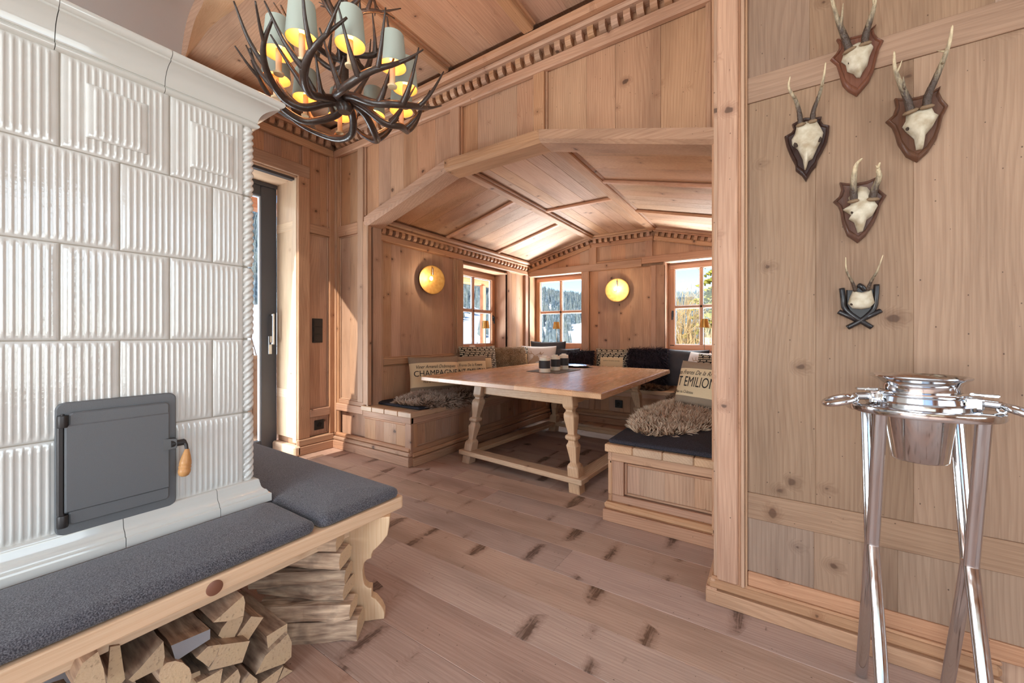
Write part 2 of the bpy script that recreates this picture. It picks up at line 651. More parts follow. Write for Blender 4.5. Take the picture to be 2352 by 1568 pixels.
cut_boards(wf, -3.44, -2.27, .2, zarch, 3.14, YW, YW + .03)
cut_boards(wf, -2.17, -1.46, .2, zarch, 3.14, YW, YW + .03)
cut_boards(wf, -1.37, -.30, .25, zarch, 3.14, YW, YW + .03)
for a, b in ((-2.27, -2.17), (-1.46, -1.37)):
    WF.box(wf, 'stile', a, b, 2.6, 3.14, 0, S, 't')
    WF.box(wf, 'moulding', b, b + .018, 2.66, 3.12, 0, .02, 't', c=.008)
    WF.box(wf, 'moulding', a - .014, a, 2.66, 3.12, 0, .016, 't', c=.007)
WF.box(wf, 'moulding', -3.44, -3.42, 2.40, 3.12, 0, .02, 't', c=.008)
WF.box(wf, 'moulding', -.325, -.29, 2.32, 3.4, 0, .03, 't', c=.008)
WF.box(wf, 'moulding', -.29, -.245, 0, 3.4, 0, .05, 't', c=.008)
# arch beams, mitred at the breaks
pts = [(AX0 - .02, 2.275), (BR1, 2.575), (BR2, 2.575), (AX1 + .03, 2.26)]
hb = .085
for i in range(3):
    (x0, z0), (x1, z1) = pts[i], pts[i + 1]
    poly = [(x0, z0), (x1, z1), (x1, z1 + hb), (x0, z0 + hb)]
    T = Matrix(((1, 0, 0, 0), (0, 0, 1, 0), (0, 1, 0, 0), (0, 0, 0, 1)))
    g = G()
    y0 = YW - .075
    # body with a chamfered lower front edge, drawn as rings along x
    ring = lambda x, z: [(x, y0, z + .02), (x, y0, z + hb), (x, YW + .12, z + hb), (x, YW + .12, z), (x, y0 + .03, z)]
    g.loft([ring(x0, z0), ring(x1, z1)])
    b_ = obj('arch_beam', g, M['pine_x'], wf)
    up = [(x0, z0 + hb), (x1, z1 + hb)]
    g = G()
    ring2 = lambda x, z: [(x, YW - .045, z), (x, YW - .045, z + .012), (x, YW, z + .024), (x, YW, z)]
    g.loft([ring2(x0, z0 + hb), ring2(x1, z1 + hb)])
    obj('moulding', g, M['pine_x'], wf)
# cornice with dentils along the arch wall
WF.box(wf, 'cornice_rail', XL, -.22, 3.09, 3.165, 0, .052, 's', c=.01)
WF.box(wf, 'cornice_rail', XL, -.22, 3.165, 3.25, 0, .006, 's')
dentils(wf, (XL + .08, YW - .005, 3.235), (-.24, YW - .005, 3.235), (0, -1, 0))
WF.box(wf, 'cornice_cap', XL, -.22, 3.235, 3.27, 0, .10, 's', c=.01)
WF.box(wf, 'cornice_cap', XL, -.22, 3.27, 3.33, 0, .15, 's', c=.018)
# baseboard of the arch wall, left of the opening
WF.box(wf, 'skirting', XL, -2.745, 0, .085, 0, .062, 's', c=.006)
WF.box(wf, 'skirting', XL, -2.75, .085, .125, 0, .055, 's', c=.018)
WF.box(wf, 'skirting', XL, -2.755, .125, .165, 0, .042, 's', c=.012)

# ---- left wall with the glazed door
WL = Wall('+x', XL)
DY0, DY1, DZ = .15, 2.10, 2.765
g = G()
g.cbox(XL - .4, XL - .02, DY1 + .02, YW + .02, 0, 3.5, 0)
g.cbox(XL - .4, XL - .02, -3.4, DY0, 0, 3.5, 0)
g.cbox(XL - .4, XL - .02, DY0, DY1 + .02, DZ, 3.5, 0)
wl_ = struct('wall_left', g, M['pine_z'], 'panelled pine wall with the tall glazed door', 'wall')
WL.box(wl_, 'stile', DY1, 2.215, .16, 2.78, 0, S, 't')
WL.box(wl_, 'stile', 2.43, YW - .03, .16, 3.12, 0, S, 't')
WL.box(wl_, 'rail', 2.215, 2.43, 2.24, 2.33, 0, S, 's')
WL.box(wl_, 'rail', 2.215, 2.43, .36, .44, 0, S, 's')
WL.box(wl_, 'rail', 1.2, 2.215, 2.78, 2.90, 0, S, 's')
WL.box(wl_, 'stile', 2.14, 2.215, 2.90, 3.12, 0, S, 't')
boards(WL, wl_, 2.215, 2.43, .44, 2.24, .11)
boards(WL, wl_, 2.215, 2.43, 2.33, 3.12, .11)
boards(WL, wl_, 2.215, 2.43, .165, .36, .11)
boards(WL, wl_, 1.2, 2.14, 2.90, 3.12, .16)
WL.box(wl_, 'skirting', DY1 - .01, YW - .04, 0, .085, 0, .05, 's', c=.006)
WL.box(wl_, 'skirting', DY1 - .01, YW - .04, .085, .16, 0, .042, 's', c=.016)
WL.box(wl_, 'cornice_rail', .9, YW - .05, 3.09, 3.165, 0, .052, 's', c=.01)
dentils(wl_, (XL + .005, 1.0, 3.235), (XL + .005, YW - .08, 3.235), (1, 0, 0))
WL.box(wl_, 'cornice_rail', .9, YW - .05, 3.165, 3.25, 0, .006, 's')
WL.box(wl_, 'cornice_cap', .9, YW - .1, 3.235, 3.27, 0, .10, 's', c=.01)
WL.box(wl_, 'cornice_cap', .9, YW - .1, 3.27, 3.33, 0, .15, 's', c=.018)
# door reveal: boards, facing the room's near side and the head
for z0, z1 in ((0.16, .62), (.62, 2.30), (2.30, 2.765)):
    obj('board', G().cbox(XL - .39, XL - .07, DY1, DY1 + .02, z0, z1, .0015), M['new_z'], wl_)
obj('stile', G().cbox(XL - .07, XL + .0, DY1 - .006, DY1 + .02, .12, 2.765, .003), M['new_z'], wl_)
for z0, z1 in ((.56, .65), (2.26, 2.35)):
    obj('rail', G().cbox(XL - .39, XL - .07, DY1 - .004, DY1 + .01, z0, z1, .002), M['new_x'], wl_)
obj('skirting', G().cbox(XL - .39, XL + .05, DY1 - .05, DY1 + .02, 0, .10, .014), M['new_x'], wl_)
obj('board', G().cbox(XL - .39, XL, DY0, DY1, DZ - .005, DZ + .02, .002), M['new_y'], wl_)
obj('blind_slot', G().cbox(XL - .06, XL - .005, DY0, DY1 - .02, DZ - .03, DZ - .004, .002), plain('slot_dark', srgb(70, 66, 66), .5), wl_)

# ---- projecting wall on the right that carries the trophies
WR = Wall('-y', YR)
g = G()
g.cbox(-.21, 3.4, YR + .02, YR + .52, 0, 3.5, 0)
wr = struct('wall_right', g, M['pine_z'], 'pale pine wall of wide boards that carries the trophies', 'wall')
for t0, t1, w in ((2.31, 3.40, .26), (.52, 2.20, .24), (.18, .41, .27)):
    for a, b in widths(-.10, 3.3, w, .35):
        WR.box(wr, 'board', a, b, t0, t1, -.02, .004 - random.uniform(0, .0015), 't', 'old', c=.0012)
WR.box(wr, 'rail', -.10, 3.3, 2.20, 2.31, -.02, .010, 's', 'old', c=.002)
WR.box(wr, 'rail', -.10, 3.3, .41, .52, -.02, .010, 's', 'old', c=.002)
WR.box(wr, 'corner_post', -.21, -.128, .11, 3.4, -.02, .030, 't', c=.006)
for a, b, n in ((-.128, -.118, .024), (-.118, -.104, .034), (-.104, -.094, .022)):
    WR.box(wr, 'moulding', a, b, .11, 3.4, -.02, n, 't', c=.004)
obj('board', G().cbox(-.225, -.209, YR - .01, YW - .05, .1, 3.4, .002), M['pine_z'], wr)
# its skirting
WR.box(wr, 'skirting', -.255, .63, 0, .062, -.02, .035, 's', c=.004)
WR.box(wr, 'skirting', -.25, .63, .062, .105, -.02, .030, 's', c=.016)
WR.box(wr, 'skirting', -.235, .63, .105, .118, -.02, .022, 's', c=.004)
WR.box(wr, 'skirting', -.094, 3.2, .118, .18, -.02, .014, 's', c=.004)
obj('skirting', G().cbox(-.255, -.21, YR - .03, YW - .06, 0, .07, .004), M['pine_y'], wr)
obj('skirting', G().cbox(-.245, -.21, YR - .025, YW - .06, .07, .11, .014), M['pine_y'], wr)

def spline0(pts, n=10):
    P = [Vector(p) for p in pts]
    P = [P[0] * 2 - P[1]] + P + [P[-1] * 2 - P[-2]]
    out = []
    for i in range(1, len(P) - 2):
        for k in range(n):
            t = k / n
            a, b, c_, d = P[i - 1], P[i], P[i + 1], P[i + 2]
            out.append(.5 * ((2 * b) + (c_ - a) * t + (2 * a - 5 * b + 4 * c_ - d) * t * t + (3 * b - a - 3 * c_ + d) * t ** 3))
    out.append(P[-2])
    return out


# ---- main ceiling: beams along Y, boards between them
g = G().cbox(-4.3, 3.4, 1.08, YW + .1, ZC + .03, ZC + .1, 0)
ce = struct('ceiling', g, M['pine_y'], 'pine board ceiling with slim beams', 'ceiling')
for a, b in widths(1.10, YW - .13, .21):
    obj('board', G().cbox(XL - .1, -2.27, a, b, ZC, ZC + .03, .0014), M['pine_x'], ce)
for s0, s1 in ((-2.17, -1.48), (-1.38, -.45), (-.35, .6), (.7, 1.7)):
    for a, b in widths(s0, s1, .24):
        obj('board', G().cbox(a, b, 1.10, YW - .13, ZC, ZC + .03, .0014), M['pine_y'], ce)
for xb in (-2.22, -1.43, -.40, .65):
    obj('beam', G().cbox(xb - .042, xb + .042, 1.10, YW - .145, ZC - .045, ZC + .02, .008), M['pine_y'], ce)
    obj('moulding', G().cbox(xb - .06, xb + .06, 1.10, YW - .145, ZC - .014, ZC + .01, .01), M['pine_y'], ce)
# arched wooden edge beam of the ceiling and the plaster vault in front of it
AL = [(410, 200), (415, 147), (417, 118), (423, 76), (432.6, 36), (446, 3)]
AI = [(411, 200), (420, 147), (429.5, 118), (439, 78), (449.5, 42), (466, 8)]
AO = [(406, 172), (420, 143), (426, 135), (451.6, 105), (487, 59), (563, 0)]
A1 = [at(u, v, Y=.99) for u, v in AL] + [Vector((-2.86, .99, 3.46)), Vector((-2.45, .99, 3.58)), Vector((-1.6, .99, 3.66)), Vector((3.4, .99, 3.68))]
A0 = [at(u, v, Y=1.0) for u, v in AI] + [Vector((-2.78, 1.0, 3.42)), Vector((-2.4, 1.0, 3.53)), Vector((-1.6, 1.0, 3.6)), Vector((3.4, 1.0, 3.62))]
B0 = [at(u, v, Z=ZC) for u, v in AO] + [Vector((-2.4, 1.15, ZC)), Vector((-2.0, 1.15, ZC)), Vector((-1.2, 1.15, ZC)), Vector((3.4, 1.15, ZC))]
S1, S0, SB = spline0(A1, 5), spline0(A0, 5), spline0(B0, 5)
k = len(S1)
g = G().add(S1 + S0, [(i, i + 1, k + i + 1, k + i) for i in range(k - 1)])
obj('arch_edge', g, M['pine_x'], ce, smooth='all')
g = G().add(S0 + SB, [(i, i + 1, k + i + 1, k + i) for i in range(k - 1)])
ab = obj('arch_band', g, M['new_x'], ce, smooth='all')
plaster = NT('plaster')
nz = plaster.n('ShaderNodeTexNoise', {'Scale': 30.0, 'Detail': 4.0})
bp = plaster.n('ShaderNodeBump', {'Strength': .08, 'Distance': .004, 'Height': nz.outputs[0]})
M['plaster'] = plaster.p(col=srgb(226, 228, 231), rough=.85, normal=bp.outputs[0])
g = G()
PV = [(-3.45, 2.2)] + [(p.x, p.z) for p in A1]
PVs = spline0([(p[0], 0, p[1]) for p in PV], 4)
nv_ = len(PVs)
g.add([(p.x, .99, p.z) for p in PVs] + [(p.x, -3.4, p.z) for p in PVs], [(i, i + 1, nv_ + i + 1, nv_ + i) for i in range(nv_ - 1)])
pv = struct('ceiling_vault', g, M['plaster'], 'white plaster vault over the tiled stove', 'ceiling', smooth='all')
sm = pv.modifiers.new('thick', 'SOLIDIFY')
sm.thickness = .05
sm.offset = 1
g = G().cbox(-3.55, -3.44, -3.4, .95, 0, 2.25, 0)
struct('wall_chimney', g, M['plaster'], 'white plaster wall behind the tiled stove', 'wall')

# ---- walls behind the camera with their large windows
gt = NT('window_glass')
tr = gt.n('ShaderNodeBsdfTransparent', {'Color': (.97, .98, .98, 1)})
gl = gt.n('ShaderNodeBsdfGlossy', {'Roughness': 0.0})
lw = gt.n('ShaderNodeLayerWeight', {'Blend': .5})
fr = gt.n('ShaderNodeMath', {0: gt.math('POWER', lw.outputs['Facing'], 4.0), 1: .35, 2: .02}, operation='MULTIPLY_ADD')
mx = gt.n('ShaderNodeMixShader', {0: fr.outputs[0], 1: tr.outputs[0], 2: gl.outputs[0]})
gt.t.links.new(mx.outputs[0], gt.out.inputs[0])
M['glass'] = gt.mat
g = G()
g.cbox(-4.3, -3.2, -3.52, -3.4, 0, 3.7, 0).cbox(2.4, 3.4, -3.52, -3.4, 0, 3.7, 0)
g.cbox(-3.2, 2.4, -3.52, -3.4, 0, .55, 0).cbox(-3.2, 2.4, -3.52, -3.4, 2.95, 3.7, 0)
wb = struct('wall_rear', g, M['pine_x'], 'pine wall behind the viewer with wide windows', 'wall')
for x in (-3.2, -1.33, .53, 2.34):
    obj('window_post', G().cbox(x, x + .07, -3.5, -3.36, .55, 2.95, .004), M['frame_z'], wb)
g = G()
g.cbox(3.4, 3.52, -3.4, -2.5, 0, 3.7, 0).cbox(3.4, 3.52, 1.3, 2.6, 0, 3.7, 0)
g.cbox(3.4, 3.52, -2.5, 1.3, 0, .55, 0).cbox(3.4, 3.52, -2.5, 1.3, 2.95, 3.7, 0)
ws = struct('wall_side', g, M['pine_y'], 'pine wall on the right, out of view, with wide windows', 'wall')
for yy in (-2.5, -.63, 1.23):
    obj('window_post', G().cbox(3.36, 3.5, yy, yy + .07, .55, 2.95, .004), M['frame_z'], ws)
# ================================================================ the dining alcove
# ---- left wall of the alcove
WA = Wall('+x', XA)
W1 = (4.00, 5.03, .96, 2.13)             # window opening y0 y1 z0 z1 on the left wall
g = G()
g.cbox(XA - .33, XA - .02, YW + .05, W1[0] - .02, 0, 2.8, 0).cbox(XA - .33, XA - .02, W1[1] + .02, YB + .3, 0, 2.8, 0)
g.cbox(XA - .33, XA - .02, W1[0] - .02, W1[1] + .02, 0, W1[2] - .035, 0).cbox(XA - .33, XA - .02, W1[0] - .02, W1[1] + .02, W1[3] + .02, 2.8, 0)
wa = struct('wall_alcove_left', g, M['pine_z'], 'pine board wall of the alcove with a sconce and a small window', 'wall')
WA.box(wa, 'stile', YW + .10, 2.72, .48, 2.24, 0, .03, 't')
boards(WA, wa, 2.72, 3.84, .955, 2.19, .16)
boards(WA, wa, 2.72, 3.84, .50, .875, .16)
WA.box(wa, 'rail', 2.72, 3.84, .875, .955, 0, .032, 's', c=.012)
WA.box(wa, 'stile', 3.84, 4.0, .5, 2.19, 0, .03, 't')
WA.box(wa, 'moulding', 3.86, 3.895, .96, 2.18, .03, .045, 't', c=.012)
WA.box(wa, 'stile', 5.03, 5.10, .5, 2.19, 0, .034, 't')
boards(WA, wa, 5.10, 5.56, .5, 2.19, .13)
WA.box(wa, 'stile', 5.56, YB, .5, 2.2, 0, .04, 't')
WA.box(wa, 'cornice_rail', YW + .12, YB, 2.185, 2.255, 0, .05, 's', c=.01)
WA.box(wa, 'cornice_rail', YW + .12, YB, 2.255, 2.33, 0, .006, 's')
dentils(wa, (XA + .005, YW + .14, 2.315), (XA + .005, YB - .08, 2.315), (1, 0, 0), pitch=.086)
WA.box(wa, 'cornice_cap', YW + .12, YB, 2.315, 2.345, 0, .09, 's', c=.01)
WA.box(wa, 'cornice_cap', YW + .12, YB, 2.345, 2.395, 0, .13, 's', c=.016)
# lower wall (hidden by the bench back mostly)
WA.box(wa, 'board', 3.9, 5.6, .45, .955, -.02, .002, 's')

# ---- right wall of the alcove
WB = Wall('-x', XB)
g = G().cbox(XB, XB + .3, YW + .0, YB + .3, 0, 2.8, 0)
wbR = struct('wall_alcove_right', g, M['pine_z'], 'pine board wall on the right side of the alcove', 'wall')
boards(WB, wbR, YW + .12, YB, .5, 2.19, .2, 0, .02)
WB.box(wbR, 'cornice_rail', YW + .12, YB, 2.185, 2.255, 0, .05, 's', c=.01)
dentils(wbR, (XB - .03, YW + .14, 2.315), (XB - .03, YB - .08, 2.315), (-1, 0, 0), pitch=.086)
WB.box(wbR, 'cornice_cap', YW + .12, YB, 2.315, 2.395, 0, .12, 's', c=.016)

# ---- back wall of the alcove
WK = Wall('-y', YB)
W2 = (-3.40, -2.46, .96, 2.175)
W3 = (-1.24, -.40, .96, 2.20)
g = G()
T = Matrix(((1, 0, 0, 0), (0, 0, 1, YB + .02), (0, 1, 0, 0), (0, 0, 0, 1)))
e_ = .02
g.cbox(XA - .3, W2[0] - e_, YB + .02, YB + .33, 0, 2.22, 0).cbox(W2[1] + e_, W3[0] - e_, YB + .02, YB + .33, 0, 2.22, 0).cbox(W3[1] + e_, XB + .3, YB + .02, YB + .33, 0, 2.22, 0)
g.cbox(W2[0] - e_, W2[1] + e_, YB + .02, YB + .33, 0, W2[2] - .035, 0).cbox(W3[0] - e_, W3[1] + e_, YB + .02, YB + .33, 0, W3[2] - .035, 0)
g.cbox(W2[0] - e_, W2[1] + e_, YB + .02, YB + .33, W2[3] + .02, 2.22, 0)
g.cbox(XA - .3, XB + .3, YB + .02, YB + .33, 2.22, 2.85, 0)
wk = struct('wall_alcove_back', g, M['pine_z'], 'pine gable wall at the back of the alcove with two windows', 'wall')


def zgab(x):
    if x < BR1: return ZS + (x - XA) / (BR1 - XA) * (ZA - ZS)
    if x < BR2: return ZA
    return ZA - (x - BR2) / (XB - BR2) * (ZA - ZS)


WK.box(wk, 'stile', XA, -3.40, .5, 2.2, 0, .036, 't')
WK.box(wk, 'stile', -2.46, -2.34, .5, 2.165, 0, .036, 't')
WK.box(wk, 'moulding', -2.36, -2.335, .96, 2.165, .03, .045, 't', c=.01)
WK.box(wk, 'stile', -1.43, -1.24, .5, 2.165, 0, .036, 't')
WK.box(wk, 'moulding', -1.42, -1.35, .96, 2.165, .03, .05, 't', c=.015)
WK.box(wk, 'stile', -.40, XB, .5, 2.2, 0, .036, 't')
boards(WK, wk, -2.335, -1.43, .5, 2.165, .15)
WK.box(wk, 'rail', XA, -1.55, 2.165, 2.27, 0, .036, 's')
WK.box(wk, 'rail', -1.55, XB, 2.20, 2.30, 0, .036, 's')
for a, b, kk in ((XA, -2.34, 0), (-2.22, -1.50, 1), (-1.40, XB, 2)):
    for s0, s1 in widths(a, b, .2):
        zl = 2.26
        poly = [(s0, zl), (s1, zl), (s1, max(zl + .01, zgab(s1) - .02)), (s0, max(zl + .01, zgab(s0) - .02))]
        obj('board', G().prism(poly, YB - .002, YB + .03, Matrix(((1, 0, 0, 0), (0, 0, 1, 0), (0, 1, 0, 0), (0, 0, 0, 1)))), M['pine_z'], wk)
for a, b in ((-2.34, -2.22), (-1.50, -1.40)):
    WK.box(wk, 'stile', a, b, 2.26, 2.6, 0, .034, 't')
WK.box(wk, 'moulding', -2.22, -1.50, 2.27, 2.295, 0, .03, 's', c=.01)
gp = [(XA, ZS), (BR1, ZA), (BR2, ZA), (XB, ZS)]
for i in range(3):
    (x0, z0), (x1, z1) = gp[i], gp[i + 1]
    p0, p1 = Vector((x0, YB, z0 - .165)), Vector((x1, YB, z1 - .165))
    bar(wk, 'cornice_rail', p0, p1, (0, -1, 0), .06, .05, c=.01)
    e = Vector((0, 0, .06))
    bar(wk, 'cornice_rail', p0 + e, p1 + e, (0, -1, 0), .07, .006)
    dentils(wk, p0 + Vector((.02, -.005, .115)), p1 + Vector((-.02, -.005, .115)), (0, -1, 0), pitch=.084)
    bar(wk, 'cornice_cap', p0 + Vector((0, 0, .115)), p1 + Vector((0, 0, .115)), (0, -1, 0), .025, .085, c=.008)
    bar(wk, 'cornice_cap', p0 + Vector((0, 0, .135)), p1 + Vector((0, 0, .135)), (0, -1, 0), .04, .13, c=.014)
WK.box(wk, 'board', XA, XB, .42, .96, -.02, .003, 's')

# ---- alcove ceiling: two slopes and a flat middle
g = G()
for i in range(3):
    (x0, z0), (x1, z1) = gp[i], gp[i + 1]
    g.add([(x0 - .0, YW + .1, z0 + .03), (x1, YW + .1, z1 + .03), (x1, YB + .1, z1 + .03), (x0, YB + .1, z0 + .03),
           (x0 - .0, YW + .1, z0 + .1), (x1, YW + .1, z1 + .1), (x1, YB + .1, z1 + .1), (x0, YB + .1, z0 + .1)],
          [(0, 1, 2, 3), (4, 5, 6, 7), (0, 1, 5, 4), (1, 2, 6, 5), (2, 3, 7, 6), (3, 0, 4, 7)])
ca = struct('ceiling_alcove', g, M['pine_x'], 'angled pine board ceiling of the alcove with battens', 'ceiling')
for i in (0, 2):
    (x0, z0), (x1, z1) = gp[i], gp[i + 1]
    for a, b in widths(YW + .09, YB, .2):
        p0 = Vector((x0, a + .0008, z0)); p1 = Vector((x1, a + .0008, z1))
        e = (p1 - p0).normalized()
        L = (p1 - p0).length
        nv = Vector((-e.z, 0, e.x))
        Mx = Matrix(((e.x, 0, nv.x, p0.x), (0, 1, 0, p0.y), (e.z, 0, nv.z, p0.z), (0, 0, 0, 1)))
        obj('board', G().cbox(0, L, 0, b - a - .0016, random.uniform(0, .001), .03, .0014, Mx), M['pine_x'], ca)
    for yb in (3.60, 4.66):
        p0 = Vector((x0, yb - .03, z0 - .0)); p1 = Vector((x1, yb - .03, z1 - .0))
        e = (p1 - p0).normalized()
        nv = Vector((-e.z, 0, e.x))
        Mx = Matrix(((e.x, 0, nv.x, p0.x), (0, 1, 0, p0.y), (e.z, 0, nv.z, p0.z), (0, 0, 0, 1)))
        obj('batten', G().cbox(.0, (p1 - p0).length, 0, .06, -.03, .0, .012, Mx), M['frame_x'], ca)
for a, b in widths(BR1, BR2, .19):
    obj('board', G().cbox(a + .0008, b - .0008, YW + .09, YB, ZA, ZA + .03, .0014), M['pine_y'], ca)
obj('batten', G().cbox(BR1, BR2, 4.10, 4.16, ZA - .03, ZA, .012), M['frame_x'], ca)
for xb in (BR1, BR2):
    obj('beam', G().cbox(xb - .05, xb + .05, YW + .09, YB - .1, ZA - .045, ZA + .02, .008), M['pine_y'], ca)
    obj('moulding', G().cbox(xb - .075, xb + .075, YW + .09, YB - .1, ZA - .026, ZA - .004, .01), M['pine_y'], ca)

# ---- windows: wooden frame, sash, glazing bars, four panes, handle
steel_dark = plain('handle_dark', srgb(52, 50, 50), .35, .8)
M['handle'] = steel_dark


def window(name, W, s0, s1, t0, t1, label, handle, depth=.22):
    """opening s0..s1, t0..t1 on wall W; frame sits depth behind the face"""
    fx = wm('frame', W.ax('s'))
    fz = M['frame_z']
    d = -depth
    e = W.ext
    root = struct(name, G().cbox(*e(s0, s1, t0 - .02, t0 + .035, d - .05, d + .028), .006), fx, label, 'window')
    B = lambda nm, a, b, p, q, n0, n1, mt, par=root, c=.004: obj(nm, G().cbox(*e(a, b, p, q, n0, n1), c), mt, par)
    fw = .022
    B('frame', s0, s1, t1 - fw, t1, d - .05, d + .02, fx)
    B('frame', s0, s0 + fw, t0, t1, d - .05, d + .02, fz)
    B('frame', s1 - fw, s1, t0, t1, d - .05, d + .02, fz)
    a, b, p, q = s0 + fw, s1 - fw, t0 + fw, t1 - fw
    sw = .062
    B('sash', a, b, q - sw, q, d - .04, d + .03, fx)
    B('sash', a, b, p, p + sw + .02, d - .04, d + .03, fx)
    B('sash', a, a + sw, p + sw, q - sw, d - .04, d + .03, fz)
    B('sash', b - sw, b, p + sw, q - sw, d - .04, d + .03, fz)
    a, b, p, q = a + sw, b - sw, p + sw + .02, q - sw
    ms, mt_ = (a + b) / 2, p + (q - p) * .5
    B('glazing_bar', ms - .017, ms + .017, p, q, d - .03, d + .012, fz)
    B('glazing_bar', a, b, mt_ - .017, mt_ + .017, d - .03, d + .012, fx)
    wseal = M['seal']
    for (u0, u1) in ((a, ms - .017), (ms + .017, b)):
        for (v0, v1) in ((p, mt_ - .017), (mt_ + .017, q)):
            pn = B('pane', u0, u1, v0, v1, d - .012, d - .008, M['glass'], c=0)
            k = .009
            for r4 in ((u0, u1, v0, v0 + k), (u0, u1, v1 - k, v1), (u0, u0 + k, v0 + k, v1 - k), (u1 - k, u1, v0 + k, v1 - k)):
                obj('seal', G().cbox(*e(*r4, d - .03, d - .004), .001), wseal, pn)
    if handle is not None:
        hs_ = handle
        h = B('handle', hs_ - .013, hs_ + .013, (t0 + t1) / 2 - .13, (t0 + t1) / 2 - .04, d + .03, d + .042, M['handle'])
        obj('handle_lever', G().cbox(*e(hs_ - .010, hs_ + .010, (t0 + t1) / 2 - .17, (t0 + t1) / 2 - .06, d + .055, d + .07), .005), M['handle'], h)
        obj('handle_neck', G().cbox(*e(hs_ - .008, hs_ + .008, (t0 + t1) / 2 - .08, (t0 + t1) / 2 - .064, d + .03, d + .07), .003), M['handle'], h)
    # reveal boards
    rv = .018
    obj('reveal', G().cbox(*e(s0 - rv, s0, t0 - rv, t1 + rv, d - .05, .034), .002), M['pine_z'], root)
    obj('reveal', G().cbox(*e(s1, s1 + rv, t0 - rv, t1 + rv, d - .05, .034), .002), M['pine_z'], root)
    obj('reveal', G().cbox(*e(s0, s1, t1, t1 + rv, d - .05, .034), .002), fx, root)
    obj('sill', G().cbox(*e(s0, s1, t0 - .03, t0, d - .05, .05), .004), wm('pine', W.ax('s')), root)
    return root


M['seal'] = plain('window_seal', srgb(206, 214, 222), .4)
window('window_1', WA, *W1, 'small wooden window in the left alcove wall', W1[1] - .075)
window('window_2', WK, *W2, 'small wooden window at the left of the alcove back wall', W2[1] - .06)
window('window_3', WK, *W3, 'small wooden window at the right of the alcove back wall', W3[0] + .06)

# ---- glazed door in the left wall
dfm = NT('door_frame_grey')
nz = dfm.n('ShaderNodeTexNoise', {'Scale': 90.0, 'Detail': 2.0})
M['door_grey'] = dfm.p(col=srgb(74, 74, 78), rough=dfm.rng(nz.outputs[0], 0, 1, .35, .5))
XD = XL - .39
g = G().cbox(XD - .07, XD, DY1 - .155, DY1, 0, DZ - .0, .006)
dr = struct('door_1', g, M['door_grey'], 'tall glazed door with an anthracite frame', 'door')
obj('frame_head', G().cbox(XD - .07, XD, DY0, DY1 - .155, DZ - .15, DZ, .006), M['door_grey'], dr)
obj('frame_foot', G().cbox(XD - .07, XD, DY0, DY1 - .155, 0, .12, .006), M['door_grey'], dr)
obj('frame_side', G().cbox(XD - .07, XD, DY0, DY0 + .14, .12, DZ - .15, .006), M['door_grey'], dr)
obj('frame_edge', G().cbox(XD - .02, XD + .018, DY0, DY1 - .005, DZ - .045, DZ - .005, .004), M['door_grey'], dr)
obj('pane', G().cbox(XD - .04, XD - .03, DY0 + .13, DY1 - .15, .11, DZ - .14, 0), M['glass'], dr)
obj('seal', G().cbox(XD - .045, XD - .01, DY1 - .168, DY1 - .152, .12, DZ - .15, .003), M['seal'], dr)
obj('seal', G().cbox(XD - .045, XD - .01, DY0 + .14, DY1 - .16, DZ - .165, DZ - .15, .003), M['seal'], dr)
chrome_s = plain('satin_steel', srgb(205, 205, 205), .22, 1.0)
M['satin'] = chrome_s
hd = obj('handle_plate', G().cbox(XD, XD + .012, DY1 - .088, DY1 - .052, 1.0, 1.19, .006), M['satin'], dr)
obj('handle_grip', G().cbox(XD + .05, XD + .068, DY1 - .075, DY1 - .052, 1.10, 1.42, .006), M['satin'], hd)
obj('handle_neck', G().cbox(XD + .008, XD + .06, DY1 - .082, DY1 - .062, 1.10, 1.125, .004), M['satin'], hd)
obj('handle_neck', G().cbox(XD + .0, XD + .06, DY1 - .08, DY1 - .064, 1.395, 1.415, .004), M['satin'], hd)

# ---- switch panel and sockets
blk = plain('black_plastic', srgb(34, 32, 31), .35)
M['black'] = blk
sw = obj('switch_plate', G().cbox(XL + .0, XL + .012, 2.256, 2.366, 1.12, 1.37, .003), blk, None)
tag(sw, 'black three-gang switch plate on the pine wall beside the door', 'switch')
for k in range(3):
    obj('rocker', G().cbox(XL + .012, XL + .018, 2.266, 2.356, 1.132 + k * .078, 1.202 + k * .078, .003), blk, sw)


def socket(label, loc, ax):
    Mx = Matrix.Translation(loc) @ (Matrix.Rotation(PI / 2, 4, 'Z') if ax == 'x' else Matrix.Identity(4))
    o = obj('wall_socket', G().cbox(-.05, .05, -.012, 0, -.05, .05, .003, Mx), blk, None)
    tag(o, label, 'socket', None)
    g = G().lathe([(.022, 0), (.024, .003), (.024, -.002), (.0, -.002)], 20, Mx @ Matrix.Translation((0, -.013, 0)) @ Matrix.Rotation(PI / 2, 4, 'X'))
    obj('socket_ring', g, plain('black_gloss', srgb(22, 21, 21), .25), o)


socket('black wall socket low on the pine panel beside the door', (XL + .0, 2.33, .265), 'x')
